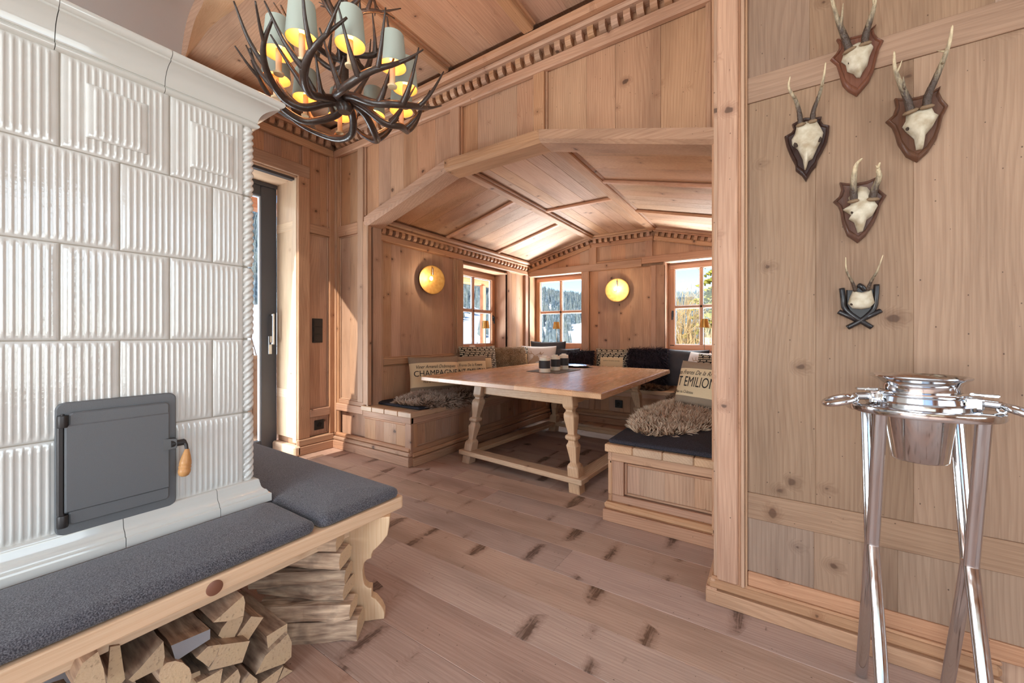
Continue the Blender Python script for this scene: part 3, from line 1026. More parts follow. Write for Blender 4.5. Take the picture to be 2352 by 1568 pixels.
# ================================================================ tiled stove
XS, YE = -1.79, .775                       # stove front face, far corner
ZROW = [.60, .885, 1.183, 1.477, 1.767, 2.055]
gz = NT('stove_glaze')
n1 = gz.n('ShaderNodeTexNoise', {'Scale': 22.0, 'Detail': 2.0})
n2 = gz.n('ShaderNodeTexNoise', {'Scale': 4.0, 'Detail': 1.0})
bp = gz.n('ShaderNodeBump', {'Strength': .16, 'Distance': .004, 'Height': n1.outputs[0]})
M['glaze'] = gz.p(col=gz.mix(n2.outputs[0], srgb(212, 210, 203), srgb(224, 222, 217)), rough=.06, normal=bp.outputs[0], spec=.7, coat=.5, coatr=.03)
M['glaze_smooth'] = plain('stove_glaze_smooth', srgb(212, 210, 203), .06, spec=.6, coat=.4, coatr=.04)
M['grout'] = plain('stove_grout', srgb(168, 160, 148), .8)
stove = thing('tiled_stove', 'cream glazed tile stove with fluted tiles and an iron fire door', 'stove', (-2.45, 0, 0))
g = G().cbox(-3.12, XS - .012, -.9, YE - .02, .53, 2.17, 0)
obj('core', g, M['grout'], stove)
obj('plinth', G().cbox(-3.1, -1.95, -.85, .6, 0, .53, .004), M['plaster'], stove)


def tile_mesh(name, w, h, amp=.0036, pitch=.0168, edge=.0045):
    """fluted tile; local x out of the face, y along the face, z up, origin at lower corner"""
    mg = .013
    N = max(2, round((w - 2 * mg) / pitch))
    cols = [0, .0025, .006, mg]
    per = 10
    for i in range(N):
        for k in range(1, per + 1):
            cols.append(mg + (w - 2 * mg) * (i + k / per) / N)
    cols += [w - .006, w - .0025, w]
    rows = [0, .0025, .006, mg + .002, mg + .008, mg + .014, mg + .022] + [h * q for q in (.2, .35, .5, .65, .8)] + [h - mg - .022, h - mg - .014, h - mg - .008, h - mg - .002, h - .006, h - .0025, h]
    vs = []
    for z in rows:
        e_z = min(z, h - z)
        end = min(1, max(0, (e_z - mg) / .018))
        end = math.sqrt(max(0, 1 - (1 - end) ** 2))
        for y in cols:
            e = min(y, w - y, e_z)
            x = -edge * max(0, 1 - e / .006) ** 2
            if mg <= y <= w - mg:
                f = ((y - mg) / (w - 2 * mg) * N) % 1.0
                fl = math.sqrt(max(0.0, 1 - ((f - .5) / .3) ** 2))
                x += amp * fl * end
            x += .0011 * noise.noise(Vector((y * 14, z * 11, w * 31 + h)))
            vs.append((x, y, z))
    nc = len(cols)
    fs = [(j * nc + i, j * nc + i + 1, (j + 1) * nc + i + 1, (j + 1) * nc + i) for j in range(len(rows) - 1) for i in range(nc - 1)]
    g = G().add(vs, fs)
    # closed back
    g.add([(-.03, 0, 0), (-.03, w, 0), (-.03, w, h), (-.03, 0, h), (-edge, 0, 0), (-edge, w, 0), (-edge, w, h), (-edge, 0, h)],
          [(0, 1, 2, 3), (0, 1, 5, 4), (1, 2, 6, 5), (2, 3, 7, 6), (3, 0, 4, 7)])
    me = g.mesh(name, fix=False)
    me.polygons.foreach_set('use_smooth', [True] * len(me.polygons))
    me.set_sharp_from_angle(angle=math.radians(75))
    me.materials.append(M['glaze'])
    return me


TC = {}


def put_tile(y0, y1, z0, z1, x=XS, name='tile', par=stove, face='x', **kw):
    gap = .0018
    key = (round(y1 - y0, 3), round(z1 - z0, 3), tuple(kw.items()))
    if key not in TC:
        TC[key] = tile_mesh('tile', y1 - y0 - 2 * gap, z1 - z0 - 2 * gap, **kw)
    o = bpy.data.objects.new(name, TC[key])
    C.objects.link(o)
    o.parent = par
    if face == 'x':
        o.matrix_parent_inverse = Matrix.Translation(-Vector(par.location))
        o.location = (x, y0 + gap, z0 + gap)
    else:      # far end face, looking along +Y
        o.matrix_parent_inverse = Matrix.Translation(-Vector(par.location))
        o.rotation_euler = (0, 0, PI / 2)
        o.location = (-y0 - gap, x, z0 + gap)
    return o


jA = [-.80, -.542, -.281, -.021, .241, .501, .736]
jB = [-.80, -.672, -.411, -.151, .110, .372, .630, .736]
for r in range(5):
    js = jA if r % 2 == 0 else jB
    for a, b in zip(js, js[1:]):
        put_tile(a, b, ZROW[r], ZROW[r + 1])
    # far end face
    for k in range(5):
        put_tile(1.835 + k * .255, 1.835 + k * .255 + .255, ZROW[r], ZROW[r + 1], x=YE - .006, face='y')
    # twisted rope corner
    g = G()
    rings = []
    z0, z1 = ZROW[r] + .004, ZROW[r + 1] - .004
    nz_ = 64
    for i in range(nz_ + 1):
        z = z0 + (z1 - z0) * i / nz_
        e = min(1, min(i, nz_ - i) / 4)
        ring = []
        for j in range(24):
            a = 2 * PI * j / 24
            ph = 4 * a - z / .0122 * 1.0 * 2 * PI / 2.2
            rr = .0215 + .0045 * (abs(math.sin(ph / 2)) * 2 - 1) * e - .003 * (1 - e)
            ring.append((XS - .021 + rr * math.cos(a), YE - .021 + rr * math.sin(a), z))
        rings.append(ring)
    obj('rope_corner', g.loft(rings), M['glaze'], stove, smooth='all')
# cleaning covers in the top row
for a, b in ((.293, .442), (.556, .700)):
    put_tile(a, b, 1.815, 1.988, x=XS + .009, name='cleaning_cover', pitch=.0168, amp=.004)


def run_profile(name, prof, ycuts, xend, mat, par):
    """moulded course: pieces along the front, one mitred run round the far corner; prof = (n, z)"""
    for i, (a, b) in enumerate(zip(ycuts, ycuts[1:])):
        last = i == len(ycuts) - 2
        r0 = [(XS + n, a + .0009, z) for n, z in prof]
        r1 = [(XS + n, (YE + n) if last else (b - .0009), z) for n, z in prof]
        back0 = [(XS - .03, a + .0015, prof[-1][1]), (XS - .03, a + .0015, prof[0][1])]
        back1 = [(XS - .03, (YE - .03) if last else b - .0015, prof[-1][1]), (XS - .03, (YE - .03) if last else b - .0015, prof[0][1])]
        obj(name, G().loft([r0 + back0, r1 + back1]), mat, par, smooth=True)
    r0 = [(XS + n, YE + n, z) for n, z in prof] + [(XS - .03, YE - .03, prof[-1][1]), (XS - .03, YE - .03, prof[0][1])]
    r1 = [(xend, YE + n, z) for n, z in prof] + [(xend, YE - .03, prof[-1][1]), (xend, YE - .03, prof[0][1])]
    obj(name, G().loft([r0, r1]), mat, par, smooth=True)


def arc(c, r, a0, a1, n=6):
    return [(c[0] + r * math.cos(math.radians(a0 + (a1 - a0) * i / n)), c[1] + r * math.sin(math.radians(a0 + (a1 - a0) * i / n))) for i in range(n + 1)]


cor = [(0, 2.050)] + arc((.006, 2.061), .009, -90, 90, 6) + [(.006, 2.074)] + arc((.075, 2.072), .066, 178, 95, 9)[0:] + [(.068, 2.139), (.068, 2.146)] + arc((.070, 2.160), .014, -80, 90, 7) + [(.02, 2.178), (0, 2.178)]
run_profile('cornice_piece', cor, [-.9, -.28, -.022, .230, .485, .9], -3.12, M['glaze_smooth'], stove)
bas = [(.0, .608), (.010, .606)] + arc((.012, .598), .008, 90, 0, 4) + [(.022, .590)] + arc((.052, .588), .028, 185, 262, 6) + [(.052, .556), (.056, .552), (.056, .546), (.068, .544), (.070, .541), (.070, .512), (0, .512)]
bas = [(n * .66, z) for n, z in bas]
run_profile('base_piece', bas, [-.9, -.41, -.15, .110, .377, .639, .9], -3.12, M['glaze_smooth'], stove)
obj('stove_top', G().cbox(-3.12, XS, -.9, YE, 2.15, 2.176, .003), M['glaze'], stove)
# grout seen in the joints
obj('joint_backing', G().cbox(XS - .02, XS - .0045, -.8, YE - .045, .52, 2.13, 0), M['grout'], stove)

# iron fire door
irn = NT('cast_iron')
n1 = irn.n('ShaderNodeTexNoise', {'Scale': 260.0, 'Detail': 2.0})
bp = irn.n('ShaderNodeBump', {'Strength': .5, 'Distance': .0012, 'Height': n1.outputs[0]})
M['iron'] = irn.p(col=irn.mix(n1.outputs[0], srgb(92, 93, 95), srgb(128, 129, 131)), rough=.5, metal=.35, normal=bp.outputs[0])
M['iron_dark'] = plain('iron_dark', srgb(62, 58, 57), .45, .5)


def rrect(y0, y1, z0, z1, r, n=5):
    p = []
    for (cy_, cz, a) in ((y1 - r, z1 - r, 0), (y0 + r, z1 - r, 90), (y0 + r, z0 + r, 180), (y1 - r, z0 + r, 270)):
        p += [(cy_ + r * math.cos(math.radians(a + 90 * i / n)), cz + r * math.sin(math.radians(a + 90 * i / n))) for i in range(n + 1)]
    return p


MX = Matrix(((0, 0, 1, 0), (1, 0, 0, 0), (0, 1, 0, 0), (0, 0, 0, 1)))   # local (y,z,x) -> world
def plate(y0, y1, z0, z1, r, x0, x1, bev=.003):
    g = G()
    rr = [(rrect(y0, y1, z0, z1, r), x0), (rrect(y0, y1, z0, z1, r), x1 - bev), (rrect(y0 + bev, y1 - bev, z0 + bev, z1 - bev, max(.001, r - bev)), x1)]
    return g.loft([[(x, p[0], p[1]) for p in ring] for ring, x in rr])


fd = obj('fire_door', plate(.230, .515, .596, .996, .022, XS - .01, XS + .014), M['iron'], stove, smooth=True)
obj('door_leaf', plate(.255, .492, .628, .966, .012, XS + .012, XS + .030, .004), M['iron'], fd, smooth=True)
obj('door_band', plate(.246, .492, .668, .930, .004, XS + .014, XS + .034, .004), M['iron'], fd, smooth=True)
obj('hinge_strip', G().cbox(XS + .012, XS + .030, .232, .246, .66, .935, .003), M['iron_dark'], fd)
for zc in (.645, .942):
    obj('hinge', G().lathe([(0, -.018), (.0115, -.018), (.0125, -.015), (.0125, .015), (.0115, .018), (.004, .018), (.004, .022), (0, .022)], 16, Matrix.Translation((XS + .026, .243, zc))), M['iron_dark'], fd, smooth=True)
# latch: wedge catch, spindle, arm and turned wooden grip
g = G().add([(XS + .03, .474, .80), (XS + .03, .474, .84), (XS + .034, .474, .84), (XS + .034, .474, .80), (XS + .03, .503, .808), (XS + .03, .503, .84), (XS + .062, .503, .84), (XS + .062, .503, .808)],
            [(0, 1, 2, 3), (4, 5, 6, 7), (0, 1, 5, 4), (1, 2, 6, 5), (2, 3, 7, 6), (3, 0, 4, 7)])
obj('catch', g, M['iron_dark'], fd)
obj('latch_spindle', G().tube([(XS + .05, .490, .822), (XS + .05, .527, .822)], .011, 14), M['iron_dark'], fd, smooth=True)
obj('latch_arm', G().tube([(XS + .05, .524, .826), (XS + .058, .530, .812), (XS + .064, .531, .79)], [.008, .0055, .005], 10), M['iron_dark'], fd, smooth=True)
hx = Matrix.Translation((XS + .064, .531, .798)) @ Matrix.Rotation(math.radians(172), 4, 'X') @ Matrix.Rotation(math.radians(6), 4, 'Y')
prof = [(0, 0), (.006, 0), (.0085, .008), (.0125, .022), (.0165, .04), (.0178, .052), (.0165, .054), (.0165, .056), (.0180, .058), (.0180, .063), (.0166, .065), (.0166, .067), (.018, .069), (.0178, .078), (.014, .088), (.007, .093), (0, .094)]
M['handle_wood'] = wood('handle_wood', 'z', (208, 158, 108), (180, 124, 78), knot=0, rough=.35, specks=0)
obj('wooden_grip', G().lathe(prof, 20, hx), M['handle_wood'], fd, smooth=True)

# ================================================================ bench round the stove
sb = thing('stove_bench', 'light pine bench running round the tiled stove', 'bench', (-1.6, .2, 0))
XF, YF = -1.380, 1.212
g = G()
r_ = .02
outline = [(-1.83, -.95), (XF, -.95)] + [(XF - r_ + r_ * math.cos(math.radians(a)), YF - r_ + r_ * math.sin(math.radians(a))) for a in (0, 22, 45, 68, 90)] + [(-1.83, YF)]
g.prism(outline, .430, .480)
seat = obj('front_plank', g, M['new_y'], sb)
bv = seat.modifiers.new('bevel', 'BEVEL'); bv.width = .004; bv.segments = 2; bv.limit_method = 'ANGLE'
obj('end_plank', G().cbox(-3.35, -1.83, .78, YF, .430, .480, .004), M['new_x'], sb)
obj('apron', G().cbox(-1.50, -1.47, -.95, 1.06, .36, .43, .003), M['new_y'], sb)
obj('dowel_plug', G().lathe([(0, 0), (.0215, 0), (.0215, .012), (.019, .0135), (0, .0135)], 24, Matrix.Translation((XF - .01, .49, .452)) @ Matrix.Rotation(PI / 2, 4, 'Y')), plain('plug_brown', srgb(128, 82, 62), .5), sb, smooth=True)
half = [(.021, .43), (.016, .385), (.010, .352), (-.011, .325), (-.030, .306), (-.047, .292), (-.054, .278), (-.054, .262), (-.072, .257), (-.084, .245), (-.090, .215), (-.088, .18), (-.082, .155), (-.068, .139), (-.053, .136), (-.054, .099), (-.037, .088), (-.014, .056), (-.002, .028), (-.002, .0)]
cs_ = -.165
leg = half + [(2 * cs_ - s, z) for s, z in reversed(half)]
D = Vector((1, 1, 0)).normalized()
N_ = Vector((1, -1, 0)).normalized()
def leg_at(base, name='leg'):
    Mx = Matrix(((D.x, 0, N_.x, base[0]), (D.y, 0, N_.y, base[1]), (0, 1, 0, 0), (0, 0, 0, 1)))
    o = obj(name, G().prism(leg, -.045, 0, Mx), M['new_z'], sb)
    b_ = o.modifiers.new('bevel', 'BEVEL'); b_.width = .004; b_.segments = 2; b_.limit_method = 'ANGLE'
    return o
leg_at((-1.37, 1.097))
obj('leg', G().cbox(-1.80, -1.45, -.75, -.71, 0, .43, .004), M['new_z'], sb)
obj('leg', G().cbox(-3.2, -3.16, .82, 1.14, 0, .43, .004), M['new_z'], sb)

# felt cushions
felt = NT('grey_felt')
tcf = felt.n('ShaderNodeTexCoord')
n1 = felt.n('ShaderNodeTexNoise', {'Vector': tcf.outputs['Object'], 'Scale': 330.0, 'Detail': 2.0})
n2 = felt.n('ShaderNodeTexNoise', {'Vector': tcf.outputs['Object'], 'Scale': 9.0, 'Detail': 2.0})
col = felt.mix(felt.rng(n1.outputs[0], .38, .66), srgb(54, 52, 56), srgb(118, 116, 120))
col = felt.mix(felt.rng(n2.outputs[0], .3, .75, 0, .28), col, srgb(88, 88, 98))
bp = felt.n('ShaderNodeBump', {'Strength': .5, 'Distance': .002, 'Height': n1.outputs[0]})
M['felt'] = felt.p(col=col, rough=.95, normal=bp.outputs[0], sheen=.25, spec=.15)


def pad_mesh(x0, x1, y0, y1, z0, h, r=.03, puff=.012, seam=True, nu=40, nv=40, rc=.03):
    """flat cushion with rounded edges and a seam round its side"""
    prof = [(.006, .0), (-.002, .08), (-.006, .35), (-.0045, .40), (-.006, .45), (-.002, .68), (.007, .86), (.018, .955), (r + .004, 1.0)]
    def ring(inset, z, n=8):
        a0, a1, b0, b1 = x0 + .006 + inset, x1 - .006 - inset, y0 + .006 + inset, y1 - .006 - inset
        rr = max(.004, rc - inset)
        p = []
        for (cx_, cy_, a) in ((a1 - rr, b1 - rr, 0), (a0 + rr, b1 - rr, 90), (a0 + rr, b0 + rr, 180), (a1 - rr, b0 + rr, 270)):
            p += [(cx_ + rr * math.cos(math.radians(a + 90 * i / n)), cy_ + rr * math.sin(math.radians(a + 90 * i / n)), z) for i in range(n + 1)]
        return p
    rings = [ring(i, z0 + h * t) for i, t in prof]
    mx = min(x1 - x0, y1 - y0) / 2 - .01
    for q in (.08, .14, .2):
        if q < mx: rings.append(ring(q, z0 + h + puff * min(1, q / .2)))
    g = G().loft(rings, caps=True)
    return g


p1 = obj('seat_cushion', pad_mesh(-1.738, XF - .010, -.95, .815, .482, .042, r=.034), M['felt'], None, smooth='all')
tag(p1, 'charcoal felt cushion along the front of the stove bench below the iron door', 'cushion')
p2_ = obj('seat_cushion', pad_mesh(-3.3, XF - .008, .826, YF - .012, .482, .042, r=.034), M['felt'], None, smooth='all')
tag(p2_, 'blue-grey felt cushion on the far end of the stove bench', 'cushion')

# ================================================================ firewood
bark = NT('log_side')
tcb = bark.n('ShaderNodeTexCoord')
oi = bark.n('ShaderNodeObjectInfo')
ov = bark.vmath('ADD', tcb.outputs['Object'], bark.vmath('SCALE', oi.outputs['Random']).outputs[0])
n1 = bark.n('ShaderNodeTexNoise', {'Vector': bark.vmath('MULTIPLY', tcb.outputs['Object'], (9, 60, 60)).outputs[0], 'Scale': 1.0, 'Detail': 4.0})
n2 = bark.n('ShaderNodeTexNoise', {'Vector': tcb.outputs['Object'], 'Scale': 13.0, 'Detail': 3.0})
col = bark.mix(bark.rng(n1.outputs[0], .3, .7), srgb(132, 104, 84), srgb(206, 176, 146))
col = bark.mix(bark.rng(n2.outputs[0], .55, .72, 0, .5), col, srgb(84, 68, 60))
hs = bark.n('ShaderNodeHueSaturation', {'Color': col})
bark.set(hs, 'Value', bark.rng(oi.outputs['Random'], 0, 1, .6, 1.3))
bp = bark.n('ShaderNodeBump', {'Strength': .8, 'Distance': .006, 'Height': n1.outputs[0]})
M['log_side'] = bark.p(col=hs.outputs[0], rough=.85, normal=bp.outputs[0])
ends = NT('log_end')
tcb = ends.n('ShaderNodeTexCoord')
n1 = ends.n('ShaderNodeTexNoise', {'Vector': tcb.outputs['Object'], 'Scale': 120.0, 'Detail': 3.0})
n2 = ends.n('ShaderNodeTexNoise', {'Vector': tcb.outputs['Object'], 'Scale': 18.0, 'Detail': 2.0})
oi = ends.n('ShaderNodeObjectInfo')
col = ends.mix(n2.outputs[0], srgb(214, 184, 142), srgb(196, 168, 140))
col = ends.mix(ends.rng(n1.outputs[0], .58, .75, 0, .7), col, srgb(134, 108, 84))
hs = ends.n('ShaderNodeHueSaturation', {'Color': col})
ends.set(hs, 'Value', ends.rng(oi.outputs['Random'], 0, 1, .82, 1.1))
bp = ends.n('ShaderNodeBump', {'Strength': .6, 'Distance': .003, 'Height': n1.outputs[0]})
M['log_end'] = ends.p(col=hs.outputs[0], rough=.9, normal=bp.outputs[0])
M['log_grey'] = plain('log_end_grey', srgb(150, 148, 150), .9)


def log_mesh(poly3, axis, length, jit=.004):
    """poly3: ring of points of the near end; axis: unit vector away from it"""
    axis = Vector(axis)
    g = G()
    rings = []
    K = 6
    # densify the ring a little
    ring0 = []
    n = len(poly3)
    for i in range(n):
        a, b = Vector(poly3[i]), Vector(poly3[(i + 1) % n])
        ring0 += [a, a.lerp(b, .5)]
    cen = sum(ring0, Vector()) / len(ring0)
    sd = random.uniform(0, 50)
    for k in range(K + 1):
        t = k / K
        rg = []
        for i, p in enumerate(ring0):
            q = p + axis * (length * t)
            w = jit * noise.noise(q * 9 + Vector((sd, 0, 0))) + jit * .6 * noise.noise(q * 40 + Vector((0, sd, 0)))
            rg.append(q + (p - cen).normalized() * (w if k else w * .4))
        rings.append(rg)
    m = len(ring0)
    g.loft(rings, caps=False)
    g.mi = 1
    o = len(g.v)
    g.f.append(list(range(m))[::-1]); g.m.append(1)
    g.f.append([K * m + j for j in range(m)]); g.m.append(1)
    return g


def zpx(zx, zy):
    return 100 + zx / 3.92, 1230 + zy / 3.92


LOGS = [
    ([(1530, 780), (1640, 680), (1800, 540), (1815, 600), (1800, 720), (1650, 770)], -1.445, 'bark-backed split log with a pale half-moon end, topmost of the pile'),
    ([(1145, 990), (1500, 840), (1500, 930), (1190, 1130)], -1.44, 'squared grey-weathered offcut lying on the firewood pile'),
    ([(1080, 950), (1092, 1090), (1075, 1180), (800, 1320), (760, 1300), (860, 1200)], -1.42, 'large three-sided split log with a pale triangular end, left of the grey offcut'),
    ([(1800, 725), (1790, 770), (1690, 970), (1575, 900), (1600, 840), (1660, 765)], -1.47, 'narrow upright split log under the topmost log'),
    ([(1870, 725), (1980, 735), (1830, 960), (1725, 925)], -1.475, 'thin brown slat of firewood leaning left of the rough grey log'),
    ([(2195, 790), (2195, 880), (2020, 1020), (2010, 905)], -1.44, 'rough grey split log with a small pale end at the upper right of the pile'),
    ([(2200, 885), (2235, 960), (2230, 1090), (2170, 1150), (1910, 1250), (2000, 1080)], -1.42, 'thick rounded wedge log at the right edge of the pile'),
    ([(1600, 982), (1860, 945), (1790, 1140), (1490, 1215), (1560, 1090)], -1.425, 'broad yellowish split log in the middle of the pile'),
    ([(1590, 980), (1555, 1090), (1485, 1185), (1370, 1100), (1480, 995)], -1.43, 'pale wedge log left of the broad yellowish log'),
    ([(1185 + 150 * math.cos(a), 1262 + 140 * math.sin(a)) for a in [i * PI / 6 for i in range(12)]], -1.425, 'round uncut log with a speckled end'),
    ([(270, 1310), (350, 1150), (490, 1045), (540, 1200), (560, 1325), (420, 1430), (280, 1420)], -1.42, 'thick rounded log at the far left of the pile'),
    ([(1380, 1325), (1612, 1200), (1592, 1335), (1450, 1410)], -1.42, 'pale triangular log below the broad yellowish log'),
    ([(1750, 1200), (1775, 1265), (1760, 1340), (1620, 1420), (1600, 1340)], -1.43, 'dark-sided log with a grey-blue end, second from the round log along the bottom'),
    ([(1790, 1335), (1860, 1240), (1925, 1290), (1930, 1380), (1830, 1440)], -1.42, 'small rounded log end near the bottom right of the pile'),
    ([(1950, 1330), (2160, 1172), (2105, 1330), (2050, 1420)], -1.43, 'orange-tinted wedge log under the thick rounded wedge'),
    ([(2168, 1182), (2245, 1262), (2150, 1340), (2065, 1430), (2110, 1330)], -1.43, 'lowest pale splinter log at the right foot of the pile'),
    ([(600, 1000), (690, 985), (735, 1290), (640, 1400), (570, 1330)], -1.46, 'dark bark-covered log between the far left log and the large three-sided log'),
]
for i, (poly, xf, lab) in enumerate(LOGS):
    pts = []
    for p in poly:
        q = at(*zpx(*p), X=xf)
        q.z = max(q.z, .002)
        pts.append(q)
    o = obj('firewood_log', log_mesh(pts, (-1, 0, random.uniform(-.03, .0)), random.uniform(.26, .34)), [M['log_side'], M['log_grey'] if i == 1 else M['log_end']], None)
    tag(o, lab, 'firewood', 'split logs stacked under the stove bench')
# lower courses of the pile, cut by the frame
for k in range(9):
    yc = .16 + (k % 5) * .115
    zc = .05 + (k // 5) * .10
    if k // 5 == 1:
        yc += .05
    if yc > .52: continue
    rr = .05
    n = random.choice((5, 6, 7))
    pts = [Vector((-1.45, yc + rr * math.cos(2 * PI * j / n + k), max(.002, zc + rr * math.sin(2 * PI * j / n + k)))) for j in range(n)]
    o = obj('firewood_log', log_mesh(pts, (-1, 0, 0), .3), [M['log_side'], M['log_end']], None)
    tag(o, 'split log hidden in the lowest courses of the pile', 'firewood', 'split logs stacked under the stove bench')
# cross stack beside the carved leg: six logs seen from the side
e = Vector((math.cos(YAW), math.sin(YAW), 0))
bk = Vector((-math.sin(YAW), math.cos(YAW), 0))
XST = [(818, 0, .088, .10, 'lowest'), (803, .088, .155, .085, 'second lowest'), (785, .157, .222, .10, 'gnarled third lowest'), (791, .224, .286, .085, 'straight pale'), (782, .288, .358, .09, 'knotty brown'), (774, .36, .425, .075, 'topmost, dark-barked')]
for u, z0, z1, dp, nm in XST:
    d = 1.54
    rgt = bk * d + e * (d * (u - CXP) / FPX)
    z1 -= .007
    hz = z1 - z0
    # local frame: x along the log, y away from the viewer
    pts = [Vector(p) for p in ((0, 0, z0), (0, dp, z0 + .004), (0, dp + .01, z0 + hz * .6), (0, dp * .8, z1), (0, .005, z1 - .003), (0, -.008, z0 + hz * .5))]
    o = obj('firewood_log', log_mesh(pts, Vector((-1, 0, 0)), .36, .011), [M['log_side'], M['log_end']], None)
    o.matrix_world = Matrix(((e.x, bk.x, 0, rgt.x), (e.y, bk.y, 0, rgt.y), (0, 0, 1, 0), (0, 0, 0, 1))) @ Matrix.Rotation(math.radians(random.uniform(-5, 5)), 4, 'Z') @ Matrix.Translation((0, random.uniform(-.012, .02), 0))
    tag(o, 'side-on split log beside the carved leg, ' + nm + ' of its stack', 'firewood', 'split logs stacked under the stove bench')
# ================================================================ built-in benches of the alcove
ZB0, ZB1 = .445, .495
fd_ = NT('dark_felt')
tcf = fd_.n('ShaderNodeTexCoord')
n1 = fd_.n('ShaderNodeTexNoise', {'Vector': tcf.outputs['Object'], 'Scale': 330.0, 'Detail': 2.0})
M['felt_dark'] = fd_.p(col=fd_.mix(fd_.rng(n1.outputs[0], .38, .66), srgb(34, 32, 36), srgb(68, 64, 70)), rough=.95, spec=.12)


def bench_face(par, W, s0, s1, div, kind='pine'):
    """front of a bench box: rails, stiles, board panels and a moulded skirting, on frame W"""
    W.box(par, 'rail', s0, s1, .385, ZB0, 0, .028, 's', kind)
    W.box(par, 'moulding', s0, s1, .365, .39, .0, .018, 's', kind, .008)
    W.box(par, 'rail', s0, s1, .12, .165, 0, .026, 's', kind)
    for a in div:
        W.box(par, 'stile', a, a + .07, .165, .385, 0, .027, 't', kind)
    for a, b in zip(div, div[1:]):
        boards(W, par, a + .07, b, .165, .375, .14, -.01, .006, 't', kind, .010)
    W.box(par, 'skirting', s0, s1, 0, .075, 0, .052, 's', kind, .005)
    W.box(par, 'skirting', s0, s1, .075, .12, 0, .045, 's', kind, .016)


def built_bench(label, x0, x1, y0, y1, faces, seat_axis, loc):
    t = thing('corner_bench', label, 'bench', loc)
    obj('carcass', G().cbox(x0, x1, y0, y1, 0.0, ZB0, 0), M['pine_y'], t)
    return t


# left bench
bl = built_bench('built-in pine bench along the left alcove wall', -3.44, -2.775, 2.59, 5.19, None, 'y', (-3.1, 4, 0))
for a, b in widths(-3.45, -2.72, .18, .1):
    obj('seat_board', G().cbox(a + .0005, b - .0005, 2.465, 5.64, ZB0, ZB1, .006), M['table_y'], bl)
WBL = Wall('+x', -2.775)
bench_face(bl, WBL, 2.50, 5.16, [2.50, 3.35, 4.22, 5.09])
WBLf = Wall('-y', 2.59)
# front end of the left bench, flush with the arch wall
WBLe = Wall('-y', 2.520)
obj('end_carcass', G().cbox(-3.44, -2.775, 2.525, 2.59, .0, ZB0, 0), M['pine_z'], bl)
for a, b in widths(-3.44, -2.83, .15):
    WBLe.box(bl, 'board', a, b, .165, .40, -.0, .012, 't', c=.0013)
WBLe.box(bl, 'stile', -2.83, -2.747, .10, ZB0, 0, .03, 't')
WBLe.box(bl, 'rail', -3.44, -2.747, .385, ZB0, 0, .036, 's')
WBLe.box(bl, 'moulding', -3.44, -2.83, .362, .388, 0, .024, 's', c=.009)
# back bench
bb = built_bench('built-in pine bench along the back wall of the alcove under the windows', -2.70, -.945, 5.21, 5.66, None, 'x', (-1.8, 5.45, 0))
for a, b in widths(5.14, 5.66, .17, .1):
    obj('seat_board', G().cbox(-2.70, -.935, a + .0005, b - .0005, ZB0, ZB1, .006), M['table_x'], bb)
bench_face(bb, Wall('-y', 5.21), -2.705, -.935, [-2.705, -2.14, -1.56, -1.005])
# right bench
br = built_bench('built-in pine bench along the right alcove wall', -.875, -.215, 2.55, 5.19, None, 'y', (-.55, 4, 0))
for a, b in widths(-.915, -.215, .17, .1):
    obj('seat_board', G().cbox(a + .0005, b - .0005, 2.468, 5.64, ZB0, ZB1, .006), M['table_y'], br)
bench_face(br, Wall('-x', -.875), 2.50, 5.16, [2.50, 3.35, 4.22, 5.09])
WBRe = Wall('-y', 2.55)
boards(WBRe, br, -.80, -.245, .17, .375, .15, -.0, .014, 't', mould=.014)
WBRe.box(br, 'stile', -.895, -.80, .166, .384, 0, .046, 't')
WBRe.box(br, 'stile', -.255, -.215, .166, .384, 0, .046, 't')
WBRe.box(br, 'rail', -.895, -.215, .385, ZB0, 0, .048, 's')
WBRe.box(br, 'rail', -.895, -.215, .12, .165, 0, .046, 's')
WBRe.box(br, 'skirting', -.925, -.225, 0, .075, 0, .088, 's', c=.005)
WBRe.box(br, 'skirting', -.92, -.225, .075, .12, 0, .08, 's', c=.016)
socket('black wall socket in the back bench front under the table', (-1.72, 5.183, .28), 'y')


def seat_pad(x0, x1, y0, y1, label):
    o = obj('seat_cushion', pad_mesh(x0, x1, y0, y1, ZB1 + .001, .03, r=.04, puff=.02, rc=.02), M['felt_dark'], None, smooth='all')
    return tag(o, label, 'cushion')


seat_pad(-3.40, -2.755, 2.60, 4.1, 'charcoal felt seat pad on the near end of the left bench')
seat_pad(-.905, -.235, 2.50, 3.7, 'charcoal felt seat pad on the near end of the right bench')

